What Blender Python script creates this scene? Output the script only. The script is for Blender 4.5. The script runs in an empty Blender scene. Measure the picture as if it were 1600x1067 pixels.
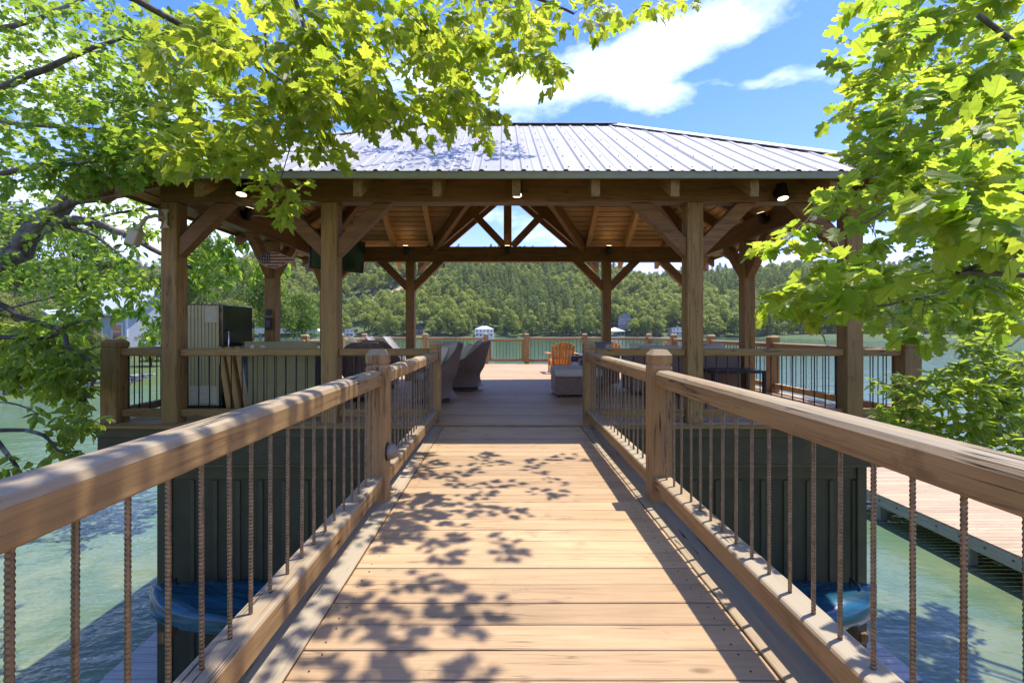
import bpy, bmesh, math, random
import numpy as np
from mathutils import Vector, Matrix, Euler

R = math.radians
random.seed(7)
rng = np.random.default_rng(11)
S = bpy.context.scene
C = S.collection

# ------------------------------------------------------------------ camera, world, sun, exposure
EYE = 1.19
FPX = 711.0
cd = bpy.data.cameras.new("camera")
cam = bpy.data.objects.new("camera", cd)
C.objects.link(cam)
cam.location = (0, 0, EYE)
cam.rotation_euler = (R(90), 0, 0)
cd.sensor_width = 36.0
cd.lens = 36.0 * FPX / 1600.0
cd.shift_x = 0.0075
cd.shift_y = -0.0103
cd.clip_start = 0.05
cd.clip_end = 4000
S.camera = cam

SUN_DIR = Vector((0.27, 0.12, 1.0)).normalized()
SUN_EL = math.asin(SUN_DIR.z)
SUN_AZ = math.atan2(SUN_DIR.x, SUN_DIR.y)
sl = bpy.data.lights.new("sun", "SUN")
sl.energy = 2.6
sl.angle = R(0.53)
sl.color = (1.0, 0.955, 0.88)
sun = bpy.data.objects.new("sun", sl)
C.objects.link(sun)
sun.rotation_euler = SUN_DIR.to_track_quat("Z", "Y").to_euler()
sun.location = (8, 4, 30)

S.render.engine = "CYCLES"
S.view_settings.view_transform = "Standard"
S.view_settings.look = "None"
S.view_settings.exposure = 1.46
S.view_settings.gamma = 1.0
S.view_settings.use_curve_mapping = False
S.cycles.use_denoising = True
S.cycles.max_bounces = 8
S.cycles.diffuse_bounces = 4
S.cycles.transmission_bounces = 6
S.cycles.transparent_max_bounces = 8
S.cycles.sample_clamp_indirect = 6.0
S.cycles.caustics_reflective = False
S.cycles.caustics_refractive = False


def pix(px, py, d):
    """A point of the place, d metres ahead, seen at this spot of the photograph."""
    return Vector(((px - 788.0) / FPX * d, d, EYE + (517.0 - py) / FPX * d))


class NT:
    """small node-tree helper"""

    def __init__(self, tree):
        self.t = tree
        self.n = tree.nodes
        self.l = tree.links

    def new(self, typ, **kw):
        n = self.n.new(typ)
        for k, v in kw.items():
            if k.startswith("i_"):
                n.inputs[k[2:]].default_value = v
            elif k.startswith("n_"):
                n.inputs[int(k[2:])].default_value = v
            else:
                setattr(n, k, v)
        return n

    def link(self, a, b):
        self.l.new(a, b)

    def math(self, op, a, b=None, c=None, clamp=False):
        n = self.n.new("ShaderNodeMath")
        n.operation = op
        n.use_clamp = clamp
        for i, v in enumerate((a, b, c)):
            if v is None:
                continue
            if isinstance(v, (int, float)):
                n.inputs[i].default_value = v
            else:
                self.l.new(v, n.inputs[i])
        return n.outputs[0]

    def vmath(self, op, a, b=None, out=0):
        n = self.n.new("ShaderNodeVectorMath")
        n.operation = op
        for i, v in enumerate((a, b)):
            if v is None:
                continue
            if isinstance(v, (tuple, list)):
                n.inputs[i].default_value = v
            elif isinstance(v, (int, float)):
                n.inputs[3].default_value = v
            else:
                self.l.new(v, n.inputs[i])
        return n.outputs[out]

    def mix(self, fac, a, b, blend="MIX"):
        n = self.n.new("ShaderNodeMix")
        n.data_type = "RGBA"
        n.blend_type = blend
        for sock, v in ((n.inputs[0], fac), (n.inputs[6], a), (n.inputs[7], b)):
            if isinstance(v, (int, float)):
                sock.default_value = v
            elif isinstance(v, (tuple, list)):
                sock.default_value = (*v[:3], 1.0)
            else:
                self.l.new(v, sock)
        return n.outputs[2]

    def ramp(self, fac, stops, interp="LINEAR"):
        n = self.n.new("ShaderNodeValToRGB")
        n.color_ramp.interpolation = interp
        el = n.color_ramp.elements
        while len(el) < len(stops):
            el.new(0.5)
        for e, (p, c) in zip(el, stops):
            e.position = p
            e.color = (c, c, c, 1) if isinstance(c, (int, float)) else (*c[:3], 1)
        self.l.new(fac, n.inputs[0])
        return n.outputs[0]

    def noise(self, vec, scale, detail=4, rough=0.55, dist=0.0, out=0):
        n = self.n.new("ShaderNodeTexNoise")
        n.inputs["Scale"].default_value = scale
        n.inputs["Detail"].default_value = detail
        n.inputs["Roughness"].default_value = rough
        n.inputs["Distortion"].default_value = dist
        if vec is not None:
            self.l.new(vec, n.inputs["Vector"])
        return n.outputs[out]


# ------------------------------------------------------------------ world: clear summer sky with fair-weather clouds
W = bpy.data.worlds.new("World")
S.world = W
W.use_nodes = True
w = NT(W.node_tree)
w.n.clear()
SKY_STRENGTH = 0.15
sky = w.new("ShaderNodeTexSky")
sky.sky_type = "NISHITA"
sky.sun_disc = False
sky.sun_elevation = SUN_EL
sky.sun_rotation = SUN_AZ
sky.air_density = 1.0
sky.dust_density = 0.35
sky.ozone_density = 1.6
hs = w.new("ShaderNodeHueSaturation", i_Saturation=1.36, i_Value=0.84)
w.link(sky.outputs[0], hs.inputs["Color"])
tc = w.new("ShaderNodeTexCoord")
D = w.vmath("NORMALIZE", tc.outputs["Generated"])
stretch = w.vmath("MULTIPLY", D, (1.0, 1.0, 2.1))
n1 = w.noise(stretch, 3.1, 8, 0.58, 0.25)
n2 = w.noise(stretch, 9.0, 6, 0.6, 0.3)
base = w.math("ADD", w.math("MULTIPLY", n1, 0.58), w.math("MULTIPLY", n2, 0.42))
blobs = None
for (bx, by, rx, ry, k) in (
    (935, 118, 140, 54, 0.27), (1090, 40, 140, 40, 0.27), (1010, 85, 100, 44, 0.19), (1120, 160, 90, 26, 0.26), (1300, 104, 75, 22, 0.26),
    (830, 150, 70, 40, 0.22), (690, 120, 120, 60, 0.2), (1240, 430, 90, 40, 0.2), (740, 335, 45, 10, 0.2), (912, 379, 34, 8, 0.3), (60, 110, 150, 90, 0.22), (200, 330, 200, 60, 0.22),
    (1215, 165, 120, 60, -0.3), (1090, 215, 120, 40, -0.3), (1010, 5, 120, 50, -0.22), (1270, 30, 110, 60, -0.2), (880, 60, 60, 45, -0.16), (1090, 112, 75, 24, -0.26), (960, 60, 60, 24, -0.14), (900, 180, 60, 20, -0.12), (960, 190, 60, 20, -0.12), (800, 360, 140, 40, -0.10)):
    c = (pix(bx, by, 1.0) - Vector((0, 0, EYE))).normalized()
    dv = w.vmath("SUBTRACT", D, tuple(c))
    L = (pix(bx, by, 1.0) - Vector((0, 0, EYE))).length
    dv = w.vmath("MULTIPLY", dv, (FPX * L / rx, FPX * L / rx, FPX * L / ry))
    ln = w.vmath("LENGTH", dv, out=1)
    g = w.math("MULTIPLY", w.math("SUBTRACT", 1.0, w.math("MULTIPLY", ln, 0.62), clamp=True), k * 0.8)
    blobs = g if blobs is None else w.math("ADD", blobs, g)
cover = w.math("ADD", base, blobs)
cl = w.ramp(cover, [(0.52, 0.0), (0.63, 0.30), (0.86, 1.0)])
shade = w.ramp(w.noise(stretch, 6.0, 5), [(0.35, (4.6, 4.9, 5.6)), (0.62, (6.8, 6.9, 7.0))])
shade.node.color_ramp.elements[0].color = (0.62, 0.67, 0.76, 1)
shade.node.color_ramp.elements[1].color = (1, 1, 1, 1)
cloud_col = w.vmath("SCALE", shade, 8.0)
blue = w.vmath("MULTIPLY", hs.outputs[0], (1.12, 0.775, 1.0))
skyc = w.mix(cl, blue, cloud_col)
bg = w.new("ShaderNodeBackground", i_Strength=SKY_STRENGTH)
w.link(skyc, bg.inputs[0])
wo = w.new("ShaderNodeOutputWorld")
w.link(bg.outputs[0], wo.inputs[0])

# ------------------------------------------------------------------ materials
MATS = {}


def pmat(name):
    m = bpy.data.materials.new(name)
    m.use_nodes = True
    k = NT(m.node_tree)
    p = k.n["Principled BSDF"]
    return m, k, p


def wood(name, base, dark, axis, rough=0.65, grain=1.0, vary=0.3, weather=None, crack=0.0, gloss=0.3):
    key = (name, axis)
    if key in MATS:
        return MATS[key]
    m, k, p = pmat(name + "_" + axis)
    tcn = k.new("ShaderNodeTexCoord")
    oi = k.new("ShaderNodeObjectInfo")
    off = k.new("ShaderNodeCombineXYZ")
    for i, f in enumerate((37.0, 91.0, 53.0)):
        k.link(k.math("MULTIPLY", oi.outputs["Random"], f), off.inputs[i])
    v = k.vmath("ADD", tcn.outputs["Object"], off.outputs[0])
    ax = "XYZ".index(axis)
    sc = [19.0] * 3
    sc[ax] = 1.3
    v1 = k.vmath("MULTIPLY", v, tuple(sc))
    sc2 = [150.0] * 3
    sc2[ax] = 5.0
    v2 = k.vmath("MULTIPLY", v, tuple(sc2))
    a = k.noise(v1, 1.0, 5, 0.6, 0.9)
    b = k.noise(v2, 1.0, 3, 0.6)
    fac = k.math("ADD", k.math("MULTIPLY", a, 0.62), k.math("MULTIPLY", b, 0.38))
    f1 = k.ramp(fac, [(0.36, 0.0), (0.47, 0.55), (0.60, 1.0)])
    col = k.mix(f1, dark, base)
    # knots
    sck = [7.0] * 3
    sck[ax] = 2.4
    vo = k.new("ShaderNodeTexVoronoi", i_Scale=1.0)
    k.link(k.vmath("MULTIPLY", v, tuple(sck)), vo.inputs["Vector"])
    kn = k.ramp(vo.outputs["Distance"], [(0.05, 1.0), (0.13, 0.0)])
    col = k.mix(k.math("MULTIPLY", kn, 0.75), col, tuple(c * 0.35 for c in dark))
    # broad stain
    st = k.noise(v, 1.3, 4, 0.6)
    col = k.mix(k.ramp(st, [(0.42, 0.0), (0.68, 0.6)]), col, tuple(c * 0.72 for c in base), "MIX")
    if crack > 0:
        mk = k.noise(v, 4.5, 6, 0.7)
        col = k.mix(k.ramp(mk, [(0.60, 0.0), (0.74, 0.55)]), col, tuple(c * 0.5 for c in dark))
    if weather:
        geo = k.new("ShaderNodeNewGeometry")
        sep = k.new("ShaderNodeSeparateXYZ")
        k.link(geo.outputs["Normal"], sep.inputs[0])
        up = k.ramp(sep.outputs["Z"], [(0.25, 0.0), (0.75, 1.0)])
        wn = k.ramp(k.noise(v1, 0.6, 4), [(0.3, 0.35), (0.6, 1.0)])
        col = k.mix(k.math("MULTIPLY", k.math("MULTIPLY", up, wn), 0.75), col, weather)
    val = k.math("ADD", 1.0 - vary * 0.5, k.math("MULTIPLY", oi.outputs["Random"], vary))
    hsv = k.new("ShaderNodeHueSaturation")
    k.link(val, hsv.inputs["Value"])
    k.link(col, hsv.inputs["Color"])
    colf = hsv.outputs[0]
    bmp_h = fac
    if crack > 0:
        scc = [22.0] * 3
        scc[ax] = 0.55
        cr = k.noise(k.vmath("MULTIPLY", v, tuple(scc)), 1.0, 3, 0.55, 0.3)
        crk = k.ramp(k.math("ABSOLUTE", k.math("SUBTRACT", cr, 0.5)), [(0.004, 1.0), (0.013, 0.0)])
        gate = k.ramp(k.noise(v, 2.0, 2), [(0.5, 0.0), (0.56, 1.0)])
        crk = k.math("MULTIPLY", crk, gate)
        colf = k.mix(k.math("MULTIPLY", crk, crack), colf, tuple(c * 0.18 for c in dark))
        bmp_h = k.math("SUBTRACT", fac, k.math("MULTIPLY", crk, 0.8))
    k.link(colf, p.inputs["Base Color"])
    p.inputs["Roughness"].default_value = rough
    p.inputs["Specular IOR Level"].default_value = gloss
    bm = k.new("ShaderNodeBump", i_Strength=0.35 * grain, i_Distance=0.006)
    k.link(bmp_h, bm.inputs["Height"])
    k.link(bm.outputs[0], p.inputs["Normal"])
    MATS[key] = m
    return m


def timber(ax):
    return wood("stained_timber", (0.29, 0.148, 0.060), (0.13, 0.062, 0.027), ax, 0.55, 1.0, 0.3, crack=0.8)


def post_wood(ax):
    return wood("post_timber", (0.315, 0.192, 0.064), (0.155, 0.09, 0.03), ax, 0.6, 1.0, 0.3, crack=0.8)


def rail_wood(ax):
    return wood("rail_wood", (0.385, 0.235, 0.096), (0.188, 0.107, 0.043), ax, 0.7, 1.3, 0.2, weather=(0.385, 0.34, 0.25), crack=1.0)


def deck_wood(ax):
    return wood("deck_wood", (0.525, 0.350, 0.190), (0.375, 0.238, 0.120), ax, 0.6, 0.8, 0.32, crack=0.5)


def ceil_wood(ax):
    return wood("ceiling_pine", (0.66, 0.38, 0.165), (0.42, 0.21, 0.082), ax, 0.5, 0.5, 0.4)


def dock_wood(ax):
    return wood("dock_wood", (0.50, 0.36, 0.22), (0.35, 0.245, 0.145), ax, 0.75, 0.8, 0.25)


def grey_wood(ax):
    return wood("grey_wood", (0.48, 0.45, 0.41), (0.32, 0.295, 0.265), ax, 0.8, 0.8, 0.2)


def orange_wood(ax):
    return wood("orange_wood", (0.60, 0.255, 0.055), (0.42, 0.155, 0.03), ax, 0.45, 0.4, 0.2)


def bark(name, a, b, scale=9.0):
    if name in MATS:
        return MATS[name]
    m, k, p = pmat(name)
    tcn = k.new("ShaderNodeTexCoord")
    v = k.vmath("MULTIPLY", tcn.outputs["Object"], (1.0, 1.0, 0.35))
    n = k.noise(v, scale, 6, 0.65, 0.8)
    l = k.noise(tcn.outputs["Object"], 2.2, 5, 0.7)
    col = k.mix(k.ramp(n, [(0.35, 0.0), (0.62, 1.0)]), a, b)
    col = k.mix(k.ramp(l, [(0.52, 0.0), (0.62, 0.8)]), col, (0.30, 0.31, 0.27))
    k.link(col, p.inputs["Base Color"])
    p.inputs["Roughness"].default_value = 0.9
    bm = k.new("ShaderNodeBump", i_Strength=0.8, i_Distance=0.03)
    k.link(n, bm.inputs["Height"])
    k.link(bm.outputs[0], p.inputs["Normal"])
    MATS[name] = m
    return m


def leaf_mat(name, refl_a, refl_b, trans_a, trans_b, tfac=0.55, gloss=0.35, veins=False):
    if name in MATS:
        return MATS[name]
    m, k, p = pmat(name)
    geo = k.new("ShaderNodeNewGeometry")
    oi = k.new("ShaderNodeObjectInfo")
    uvn = k.new("ShaderNodeUVMap", uv_map="leaf_uv")
    su = k.new("ShaderNodeSeparateXYZ")
    k.link(uvn.outputs[0], su.inputs[0])
    ax_ = k.math("ABSOLUTE", su.outputs["X"])
    mid = k.ramp(ax_, [(0.008, 1.0), (0.022, 0.0)])
    sv = k.math("FRACT", k.math("MULTIPLY", k.math("SUBTRACT", su.outputs["Y"], k.math("MULTIPLY", ax_, 0.9)), 6.5))
    sv = k.ramp(k.math("ABSOLUTE", k.math("SUBTRACT", sv, 0.5)), [(0.02, 0.8), (0.09, 0.0)])
    vein = k.math("MAXIMUM", mid, sv)
    r = k.math("FRACT", k.math("ADD", geo.outputs["Random Per Island"], k.math("MULTIPLY", oi.outputs["Random"], 7.31)))
    col = k.mix(r, refl_a, refl_b)
    tcol = k.mix(r, trans_a, trans_b)
    if veins:
        spot = k.ramp(k.noise(k.new("ShaderNodeTexCoord").outputs["Object"], 26.0, 3, 0.6), [(0.56, 0.0), (0.72, 0.5)])
        col = k.mix(spot, col, tuple(c * 1.35 for c in refl_b))
        col = k.mix(k.math("MULTIPLY", vein, 0.45), col, tuple(min(1, c * 2.2) for c in refl_b))
        tcol = k.mix(k.math("MULTIPLY", vein, 0.55), tcol, tuple(c * 0.62 for c in trans_a))
        tcol = k.mix(spot, tcol, tuple(c * 0.8 for c in trans_a))
    k.link(col, p.inputs["Base Color"])
    p.inputs["Roughness"].default_value = 0.42
    p.inputs["Specular IOR Level"].default_value = gloss
    tr = k.new("ShaderNodeBsdfTranslucent")
    k.link(tcol, tr.inputs["Color"])
    mx = k.new("ShaderNodeMixShader", i_Fac=tfac)
    k.link(p.outputs[0], mx.inputs[1])
    k.link(tr.outputs[0], mx.inputs[2])
    out = k.n["Material Output"]
    k.link(mx.outputs[0], out.inputs["Surface"])
    MATS[name] = m
    return m


def plain(name, col, rough=0.5, metal=0.0, noise=0.0, nscale=8.0, spec=0.5, bump=0.0):
    if name in MATS:
        return MATS[name]
    m, k, p = pmat(name)
    tcn = k.new("ShaderNodeTexCoord")
    n = k.noise(tcn.outputs["Object"], nscale, 5, 0.6)
    c = k.mix(k.ramp(n, [(0.3, 0.0), (0.7, 1.0)]), tuple(x * (1 - noise) for x in col), tuple(min(1, x * (1 + noise)) for x in col))
    k.link(c, p.inputs["Base Color"])
    p.inputs["Roughness"].default_value = rough
    p.inputs["Metallic"].default_value = metal
    p.inputs["Specular IOR Level"].default_value = spec
    if bump:
        bm = k.new("ShaderNodeBump", i_Strength=bump, i_Distance=0.01)
        k.link(n, bm.inputs["Height"])
        k.link(bm.outputs[0], p.inputs["Normal"])
    MATS[name] = m
    return m


def lit(name, col, strength):
    if name in MATS:
        return MATS[name]
    m, k, p = pmat(name)
    p.inputs["Base Color"].default_value = (*col, 1)
    p.inputs["Emission Color"].default_value = (*col, 1)
    p.inputs["Emission Strength"].default_value = strength
    MATS[name] = m
    return m


def wicker_mat():
    if "wicker" in MATS:
        return MATS["wicker"]
    m, k, p = pmat("wicker")
    tcn = k.new("ShaderNodeTexCoord")
    wv = k.new("ShaderNodeTexWave", i_Scale=28.0, i_Distortion=0.6)
    wv.bands_direction = "Z"
    k.link(tcn.outputs["Object"], wv.inputs["Vector"])
    n = k.noise(tcn.outputs["Object"], 30, 3)
    c = k.mix(wv.outputs["Fac"], (0.13, 0.088, 0.062), (0.34, 0.235, 0.165))
    c = k.mix(k.ramp(n, [(0.4, 0.0), (0.7, 0.5)]), c, (0.08, 0.056, 0.042))
    k.link(c, p.inputs["Base Color"])
    p.inputs["Roughness"].default_value = 0.5
    bm = k.new("ShaderNodeBump", i_Strength=0.6, i_Distance=0.006)
    k.link(wv.outputs["Fac"], bm.inputs["Height"])
    k.link(bm.outputs[0], p.inputs["Normal"])
    MATS["wicker"] = m
    return m


def rebar_mat():
    return plain("rebar_steel", (0.17, 0.125, 0.080), 0.36, 0.7, 0.35, 40.0)


# ------------------------------------------------------------------ mesh and object helpers
WP = {}


def tag(o, label=None, cat=None, group=None, kind=None):
    if label:
        o["label"] = label
    if cat:
        o["category"] = cat
    if group:
        o["group"] = group
    if kind:
        o["kind"] = kind
    return o


def thing(name, label, cat, loc=(0, 0, 0), rz=0.0, group=None, kind=None):
    o = bpy.data.objects.new(name, None)
    C.objects.link(o)
    o.location = loc
    o.rotation_euler = (0, 0, rz)
    o.empty_display_size = 0.2
    WP[o.name] = Vector(loc)
    return tag(o, label, cat, group, kind)


def put(name, me, parent=None, loc=(0, 0, 0), rot=(0, 0, 0), local=False, scale=None):
    """Link mesh me as an object; loc is in world metres unless local (then in the parent's axes)."""
    o = bpy.data.objects.new(name, me)
    C.objects.link(o)
    loc = Vector(loc)
    WP[o.name] = loc.copy()
    if parent is not None:
        o.parent = parent
        if not local:
            loc = loc - WP[parent.name]
    o.location = loc
    o.rotation_euler = rot
    if scale:
        o.scale = scale
    return o


def mesh_from(name, verts, faces, mat, smooth=False):
    me = bpy.data.meshes.new(name)
    me.from_pydata([tuple(v) for v in verts], [], faces)
    mats = mat if isinstance(mat, (list, tuple)) else [mat]
    for m_ in mats:
        me.materials.append(m_)
    if smooth:
        me.polygons.foreach_set("use_smooth", [True] * len(me.polygons))
    me.update()
    return me


def bm_done(bm, name, mat, smooth=False):
    me = bpy.data.meshes.new(name)
    bmesh.ops.recalc_face_normals(bm, faces=bm.faces)
    bm.to_mesh(me)
    bm.free()
    mats = mat if isinstance(mat, (list, tuple)) else [mat]
    for m_ in mats:
        me.materials.append(m_)
    if smooth:
        me.polygons.foreach_set("use_smooth", [True] * len(me.polygons))
    return me


BOX = {}


def box(sx, sy, sz, mat, bev=0.006, seg=1):
    key = (round(sx, 4), round(sy, 4), round(sz, 4), mat.name, bev, seg)
    if key in BOX:
        return BOX[key]
    bm = bmesh.new()
    bmesh.ops.create_cube(bm, size=1.0, matrix=Matrix.Diagonal((sx, sy, sz, 1)))
    if bev:
        b = min(bev, 0.45 * min(sx, sy, sz))
        bmesh.ops.bevel(bm, geom=bm.edges[:], offset=b, segments=seg, affect="EDGES", profile=0.5)
    BOX[key] = bm_done(bm, "box", mat)
    return BOX[key]


def add_box(bm, c, s, rot=None):
    m = Matrix.Translation(c)
    if rot is not None:
        m = m @ rot.to_4x4()
    m = m @ Matrix.Diagonal((s[0], s[1], s[2], 1))
    bmesh.ops.create_cube(bm, size=1.0, matrix=m)


def ring_mesh(name, rings, mat, smooth=False, cap=True, close=True):
    """Loft a list of equally long rings of points."""
    n = len(rings[0])
    V = [p for r in rings for p in r]
    F = []
    for i in range(len(rings) - 1):
        for j in range(n if close else n - 1):
            a, b = i * n + j, i * n + (j + 1) % n
            F.append((a, b, b + n, a + n))
    if cap:
        F.append(tuple(range(n - 1, -1, -1)))
        F.append(tuple(range((len(rings) - 1) * n, len(rings) * n)))
    return mesh_from(name, V, F, mat, smooth)


def circ(r, z, n=16, cx=0, cy=0):
    return [(cx + r * math.cos(2 * math.pi * i / n), cy + r * math.sin(2 * math.pi * i / n), z) for i in range(n)]


def sq(h, z):
    return [(-h, -h, z), (h, -h, z), (h, h, z), (-h, h, z)]


def extrude(name, pts, depth, mat, axis="Y", bevel=0.0):
    """Extrude a 2D outline (x,z) along Y, or (x,y) along Z, centred."""
    bm = bmesh.new()
    h = depth / 2
    if axis == "Y":
        vs = [bm.verts.new((x, -h, z)) for x, z in pts]
    elif axis == "Z":
        vs = [bm.verts.new((x, y, -h)) for x, y in pts]
    else:
        vs = [bm.verts.new((-h, x, y)) for x, y in pts]
    f = bm.faces.new(vs)
    ex = bmesh.ops.extrude_face_region(bm, geom=[f])
    d = {"Y": (0, depth, 0), "Z": (0, 0, depth), "X": (depth, 0, 0)}[axis]
    bmesh.ops.translate(bm, vec=d, verts=[v for v in ex["geom"] if isinstance(v, bmesh.types.BMVert)])
    if bevel:
        bmesh.ops.bevel(bm, geom=bm.edges[:], offset=bevel, segments=1, affect="EDGES")
    return bm_done(bm, name, mat)


def prism(name, quad, thick, mat):
    """A slab under four corner points, thick along their normal."""
    q = [Vector(p) for p in quad]
    n = (q[1] - q[0]).cross(q[-1] - q[0]).normalized()
    if n.z < 0:
        n = -n
    c = sum(q, Vector()) / len(q)
    V = [p - c for p in q] + [p - c - n * thick for p in q]
    k = len(q)
    F = [tuple(range(k)), tuple(range(2 * k - 1, k - 1, -1))]
    for i in range(k):
        j = (i + 1) % k
        F.append((i, i + k, j + k, j))
    bm = bmesh.new()
    vs = [bm.verts.new(v) for v in V]
    for f in F:
        bm.faces.new([vs[i] for i in f])
    return bm_done(bm, name, mat), c


def beam_between(name, a, b, wdt, hgt, matf, parent, roll=None):
    """A timber from a to b; local X runs along it. hgt is measured in the plane that holds Z."""
    a, b = Vector(a), Vector(b)
    d = b - a
    x = d.normalized()
    up = Vector((0, 0, 1))
    y = up.cross(x)
    if y.length < 1e-4:
        y = Vector((0, 1, 0))
    y.normalize()
    z = x.cross(y)
    m = Matrix((x, y, z)).transposed()
    return put(name, box(d.length, wdt, hgt, matf("X")), parent, (a + b) / 2, m.to_euler())


def tube_pts(path, radii, n=6):
    """Verts and faces of a tube along a polyline."""
    V, F = [], []
    path = [Vector(p) for p in path]
    prev = None
    for i, p in enumerate(path):
        t = (path[min(i + 1, len(path) - 1)] - path[max(i - 1, 0)]).normalized()
        if prev is None:
            prev = t.orthogonal().normalized()
        u = (prev - t * prev.dot(t))
        u = u.normalized() if u.length > 1e-6 else t.orthogonal().normalized()
        v = t.cross(u)
        prev = u
        for j in range(n):
            a = 2 * math.pi * j / n
            V.append(p + (u * math.cos(a) + v * math.sin(a)) * radii[i])
    for i in range(len(path) - 1):
        for j in range(n):
            a, b = i * n + j, i * n + (j + 1) % n
            F.append((a, b, b + n, a + n))
    F.append(tuple(range(n - 1, -1, -1)))
    F.append(tuple(range((len(path) - 1) * n, len(path) * n)))
    return V, F


def tube(name, path, radii, mat, n=8):
    if isinstance(radii, (int, float)):
        radii = [radii] * len(path)
    V, F = tube_pts(path, radii, n)
    return mesh_from(name, V, F, mat, True)


# ------------------------------------------------------------------ ground, hills, water
WATER_Z = -3.6


def shore_y(x):
    return 318 + 14 * np.sin(x / 75.0 + 0.6) + 7 * np.sin(x / 31.0)


def land_z(x, y):
    x = np.asarray(x, float)
    y = np.asarray(y, float)
    t = y - shore_y(x)
    H = 74 + 9 * np.sin(x / 120.0 + 2.2) + 5 * np.sin(x / 47.0) - 13 * np.exp(-((x - 165) / 60.0) ** 2) - 6 * np.exp(-((x - 420) / 130.0) ** 2) + 10 * np.exp(-((x + 180) / 150.0) ** 2)
    s = np.clip(t / 235.0, 0, 1)
    far = np.where(t > 0, 0.5 + H * (s * s * (3 - 2 * s)) * 0.55 + H * s * 0.45, np.clip(t * 0.1, -4, 0.5))
    dl = 58 - np.hypot(x + 87, (y - 58))
    left = np.where(dl > 0, 1.1 + 0.11 * dl + 0.5 * np.sin(x * 0.2) * np.clip(dl / 10, 0, 1), np.clip(dl * 0.5, -3, 1.1))
    near = np.where(y < 1.5, np.clip((1.5 - y) * 0.55, 0, 3.2), np.clip((1.5 - y) * 0.10, -3, 0))
    rr = np.clip((x - 30) * 0.25 - np.clip(y - 2, 0, 99) * 0.4, -3, 2.5)
    return WATER_Z + np.maximum(np.maximum(far, left), np.maximum(near, rr))


def ground_mat():
    m, k, p = pmat("ground_soil_grass")
    tcn = k.new("ShaderNodeTexCoord")
    n = k.noise(tcn.outputs["Object"], 0.15, 6, 0.65)
    n2 = k.noise(tcn.outputs["Object"], 3.0, 5, 0.65)
    c = k.mix(k.ramp(n, [(0.4, 0.0), (0.6, 1.0)]), (0.045, 0.085, 0.018), (0.085, 0.12, 0.03))
    c = k.mix(k.ramp(n2, [(0.5, 0.0), (0.75, 0.6)]), c, (0.12, 0.085, 0.05))
    k.link(c, p.inputs["Base Color"])
    p.inputs["Roughness"].default_value = 0.95
    return m


def build_ground():
    xs = np.unique(np.concatenate([np.linspace(-1100, -160, 48), np.linspace(-160, 60, 90), np.linspace(60, 1100, 55)]))
    ys = np.unique(np.concatenate([np.linspace(-60, 130, 76), np.linspace(130, 300, 14), np.linspace(300, 900, 70)]))
    X, Y = np.meshgrid(xs, ys)
    Z = land_z(X, Y)
    V = np.stack([X, Y, Z], -1).reshape(-1, 3)
    nx, ny = len(xs), len(ys)
    I = np.arange(nx * ny).reshape(ny, nx)
    F = np.stack([I[:-1, :-1], I[:-1, 1:], I[1:, 1:], I[1:, :-1]], -1).reshape(-1, 4)
    me = mesh_from("ground", V.tolist(), F.tolist(), ground_mat(), True)
    tag(put("ground", me), "wooded hills and banks round the lake", None, None, "structure")


def water_mat():
    m, k, p = pmat("lake_water")
    geo = k.new("ShaderNodeNewGeometry")
    P = geo.outputs["Position"]
    sep = k.new("ShaderNodeSeparateXYZ")
    k.link(P, sep.inputs[0])
    n = k.noise(P, 0.035, 4, 0.6)
    deep = k.mix(n, (0.072, 0.142, 0.082), (0.108, 0.178, 0.104))
    # sand shows through the shallows by the bank the bridge starts from
    edge = k.math("ADD", sep.outputs["Y"], k.math("MULTIPLY", k.noise(P, 0.35, 4, 0.6), 9.0))
    sh = k.ramp(k.math("DIVIDE", edge, 20.0), [(0.34, 1.0), (0.86, 0.0)])
    bot = k.mix(k.ramp(k.noise(P, 0.9, 5, 0.65), [(0.4, 0.0), (0.6, 1.0)]), (0.10, 0.125, 0.055), (0.25, 0.235, 0.10))
    col = k.mix(k.math("MULTIPLY", sh, 0.85), deep, bot)
    k.link(col, p.inputs["Base Color"])
    p.inputs["Roughness"].default_value = 0.07
    p.inputs["IOR"].default_value = 1.33
    v = k.vmath("MULTIPLY", P, (0.55, 1.0, 1.0))
    w1 = k.noise(v, 1.1, 3, 0.5, 0.4)
    w2 = k.noise(v, 4.2, 3, 0.55, 0.3)
    w3 = k.noise(v, 0.22, 2, 0.5)
    w4 = k.noise(v, 11.0, 2, 0.5)
    h = k.math("ADD", k.math("MULTIPLY", w1, 0.6), k.math("ADD", k.math("ADD", k.math("MULTIPLY", w2, 0.20), k.math("MULTIPLY", w4, 0.05)), k.math("MULTIPLY", w3, 1.0)))
    bm = k.new("ShaderNodeBump", i_Strength=0.58, i_Distance=0.22)
    k.link(h, bm.inputs["Height"])
    k.link(bm.outputs[0], p.inputs["Normal"])
    return m


build_ground()
me = mesh_from("water", [(-1100, -20, WATER_Z), (1100, -20, WATER_Z), (1100, 420, WATER_Z), (-1100, 420, WATER_Z)], [(0, 1, 2, 3)], water_mat())
tag(put("water", me), "green rippled lake between the deck and the wooded far shore", None, None, "structure")

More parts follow.
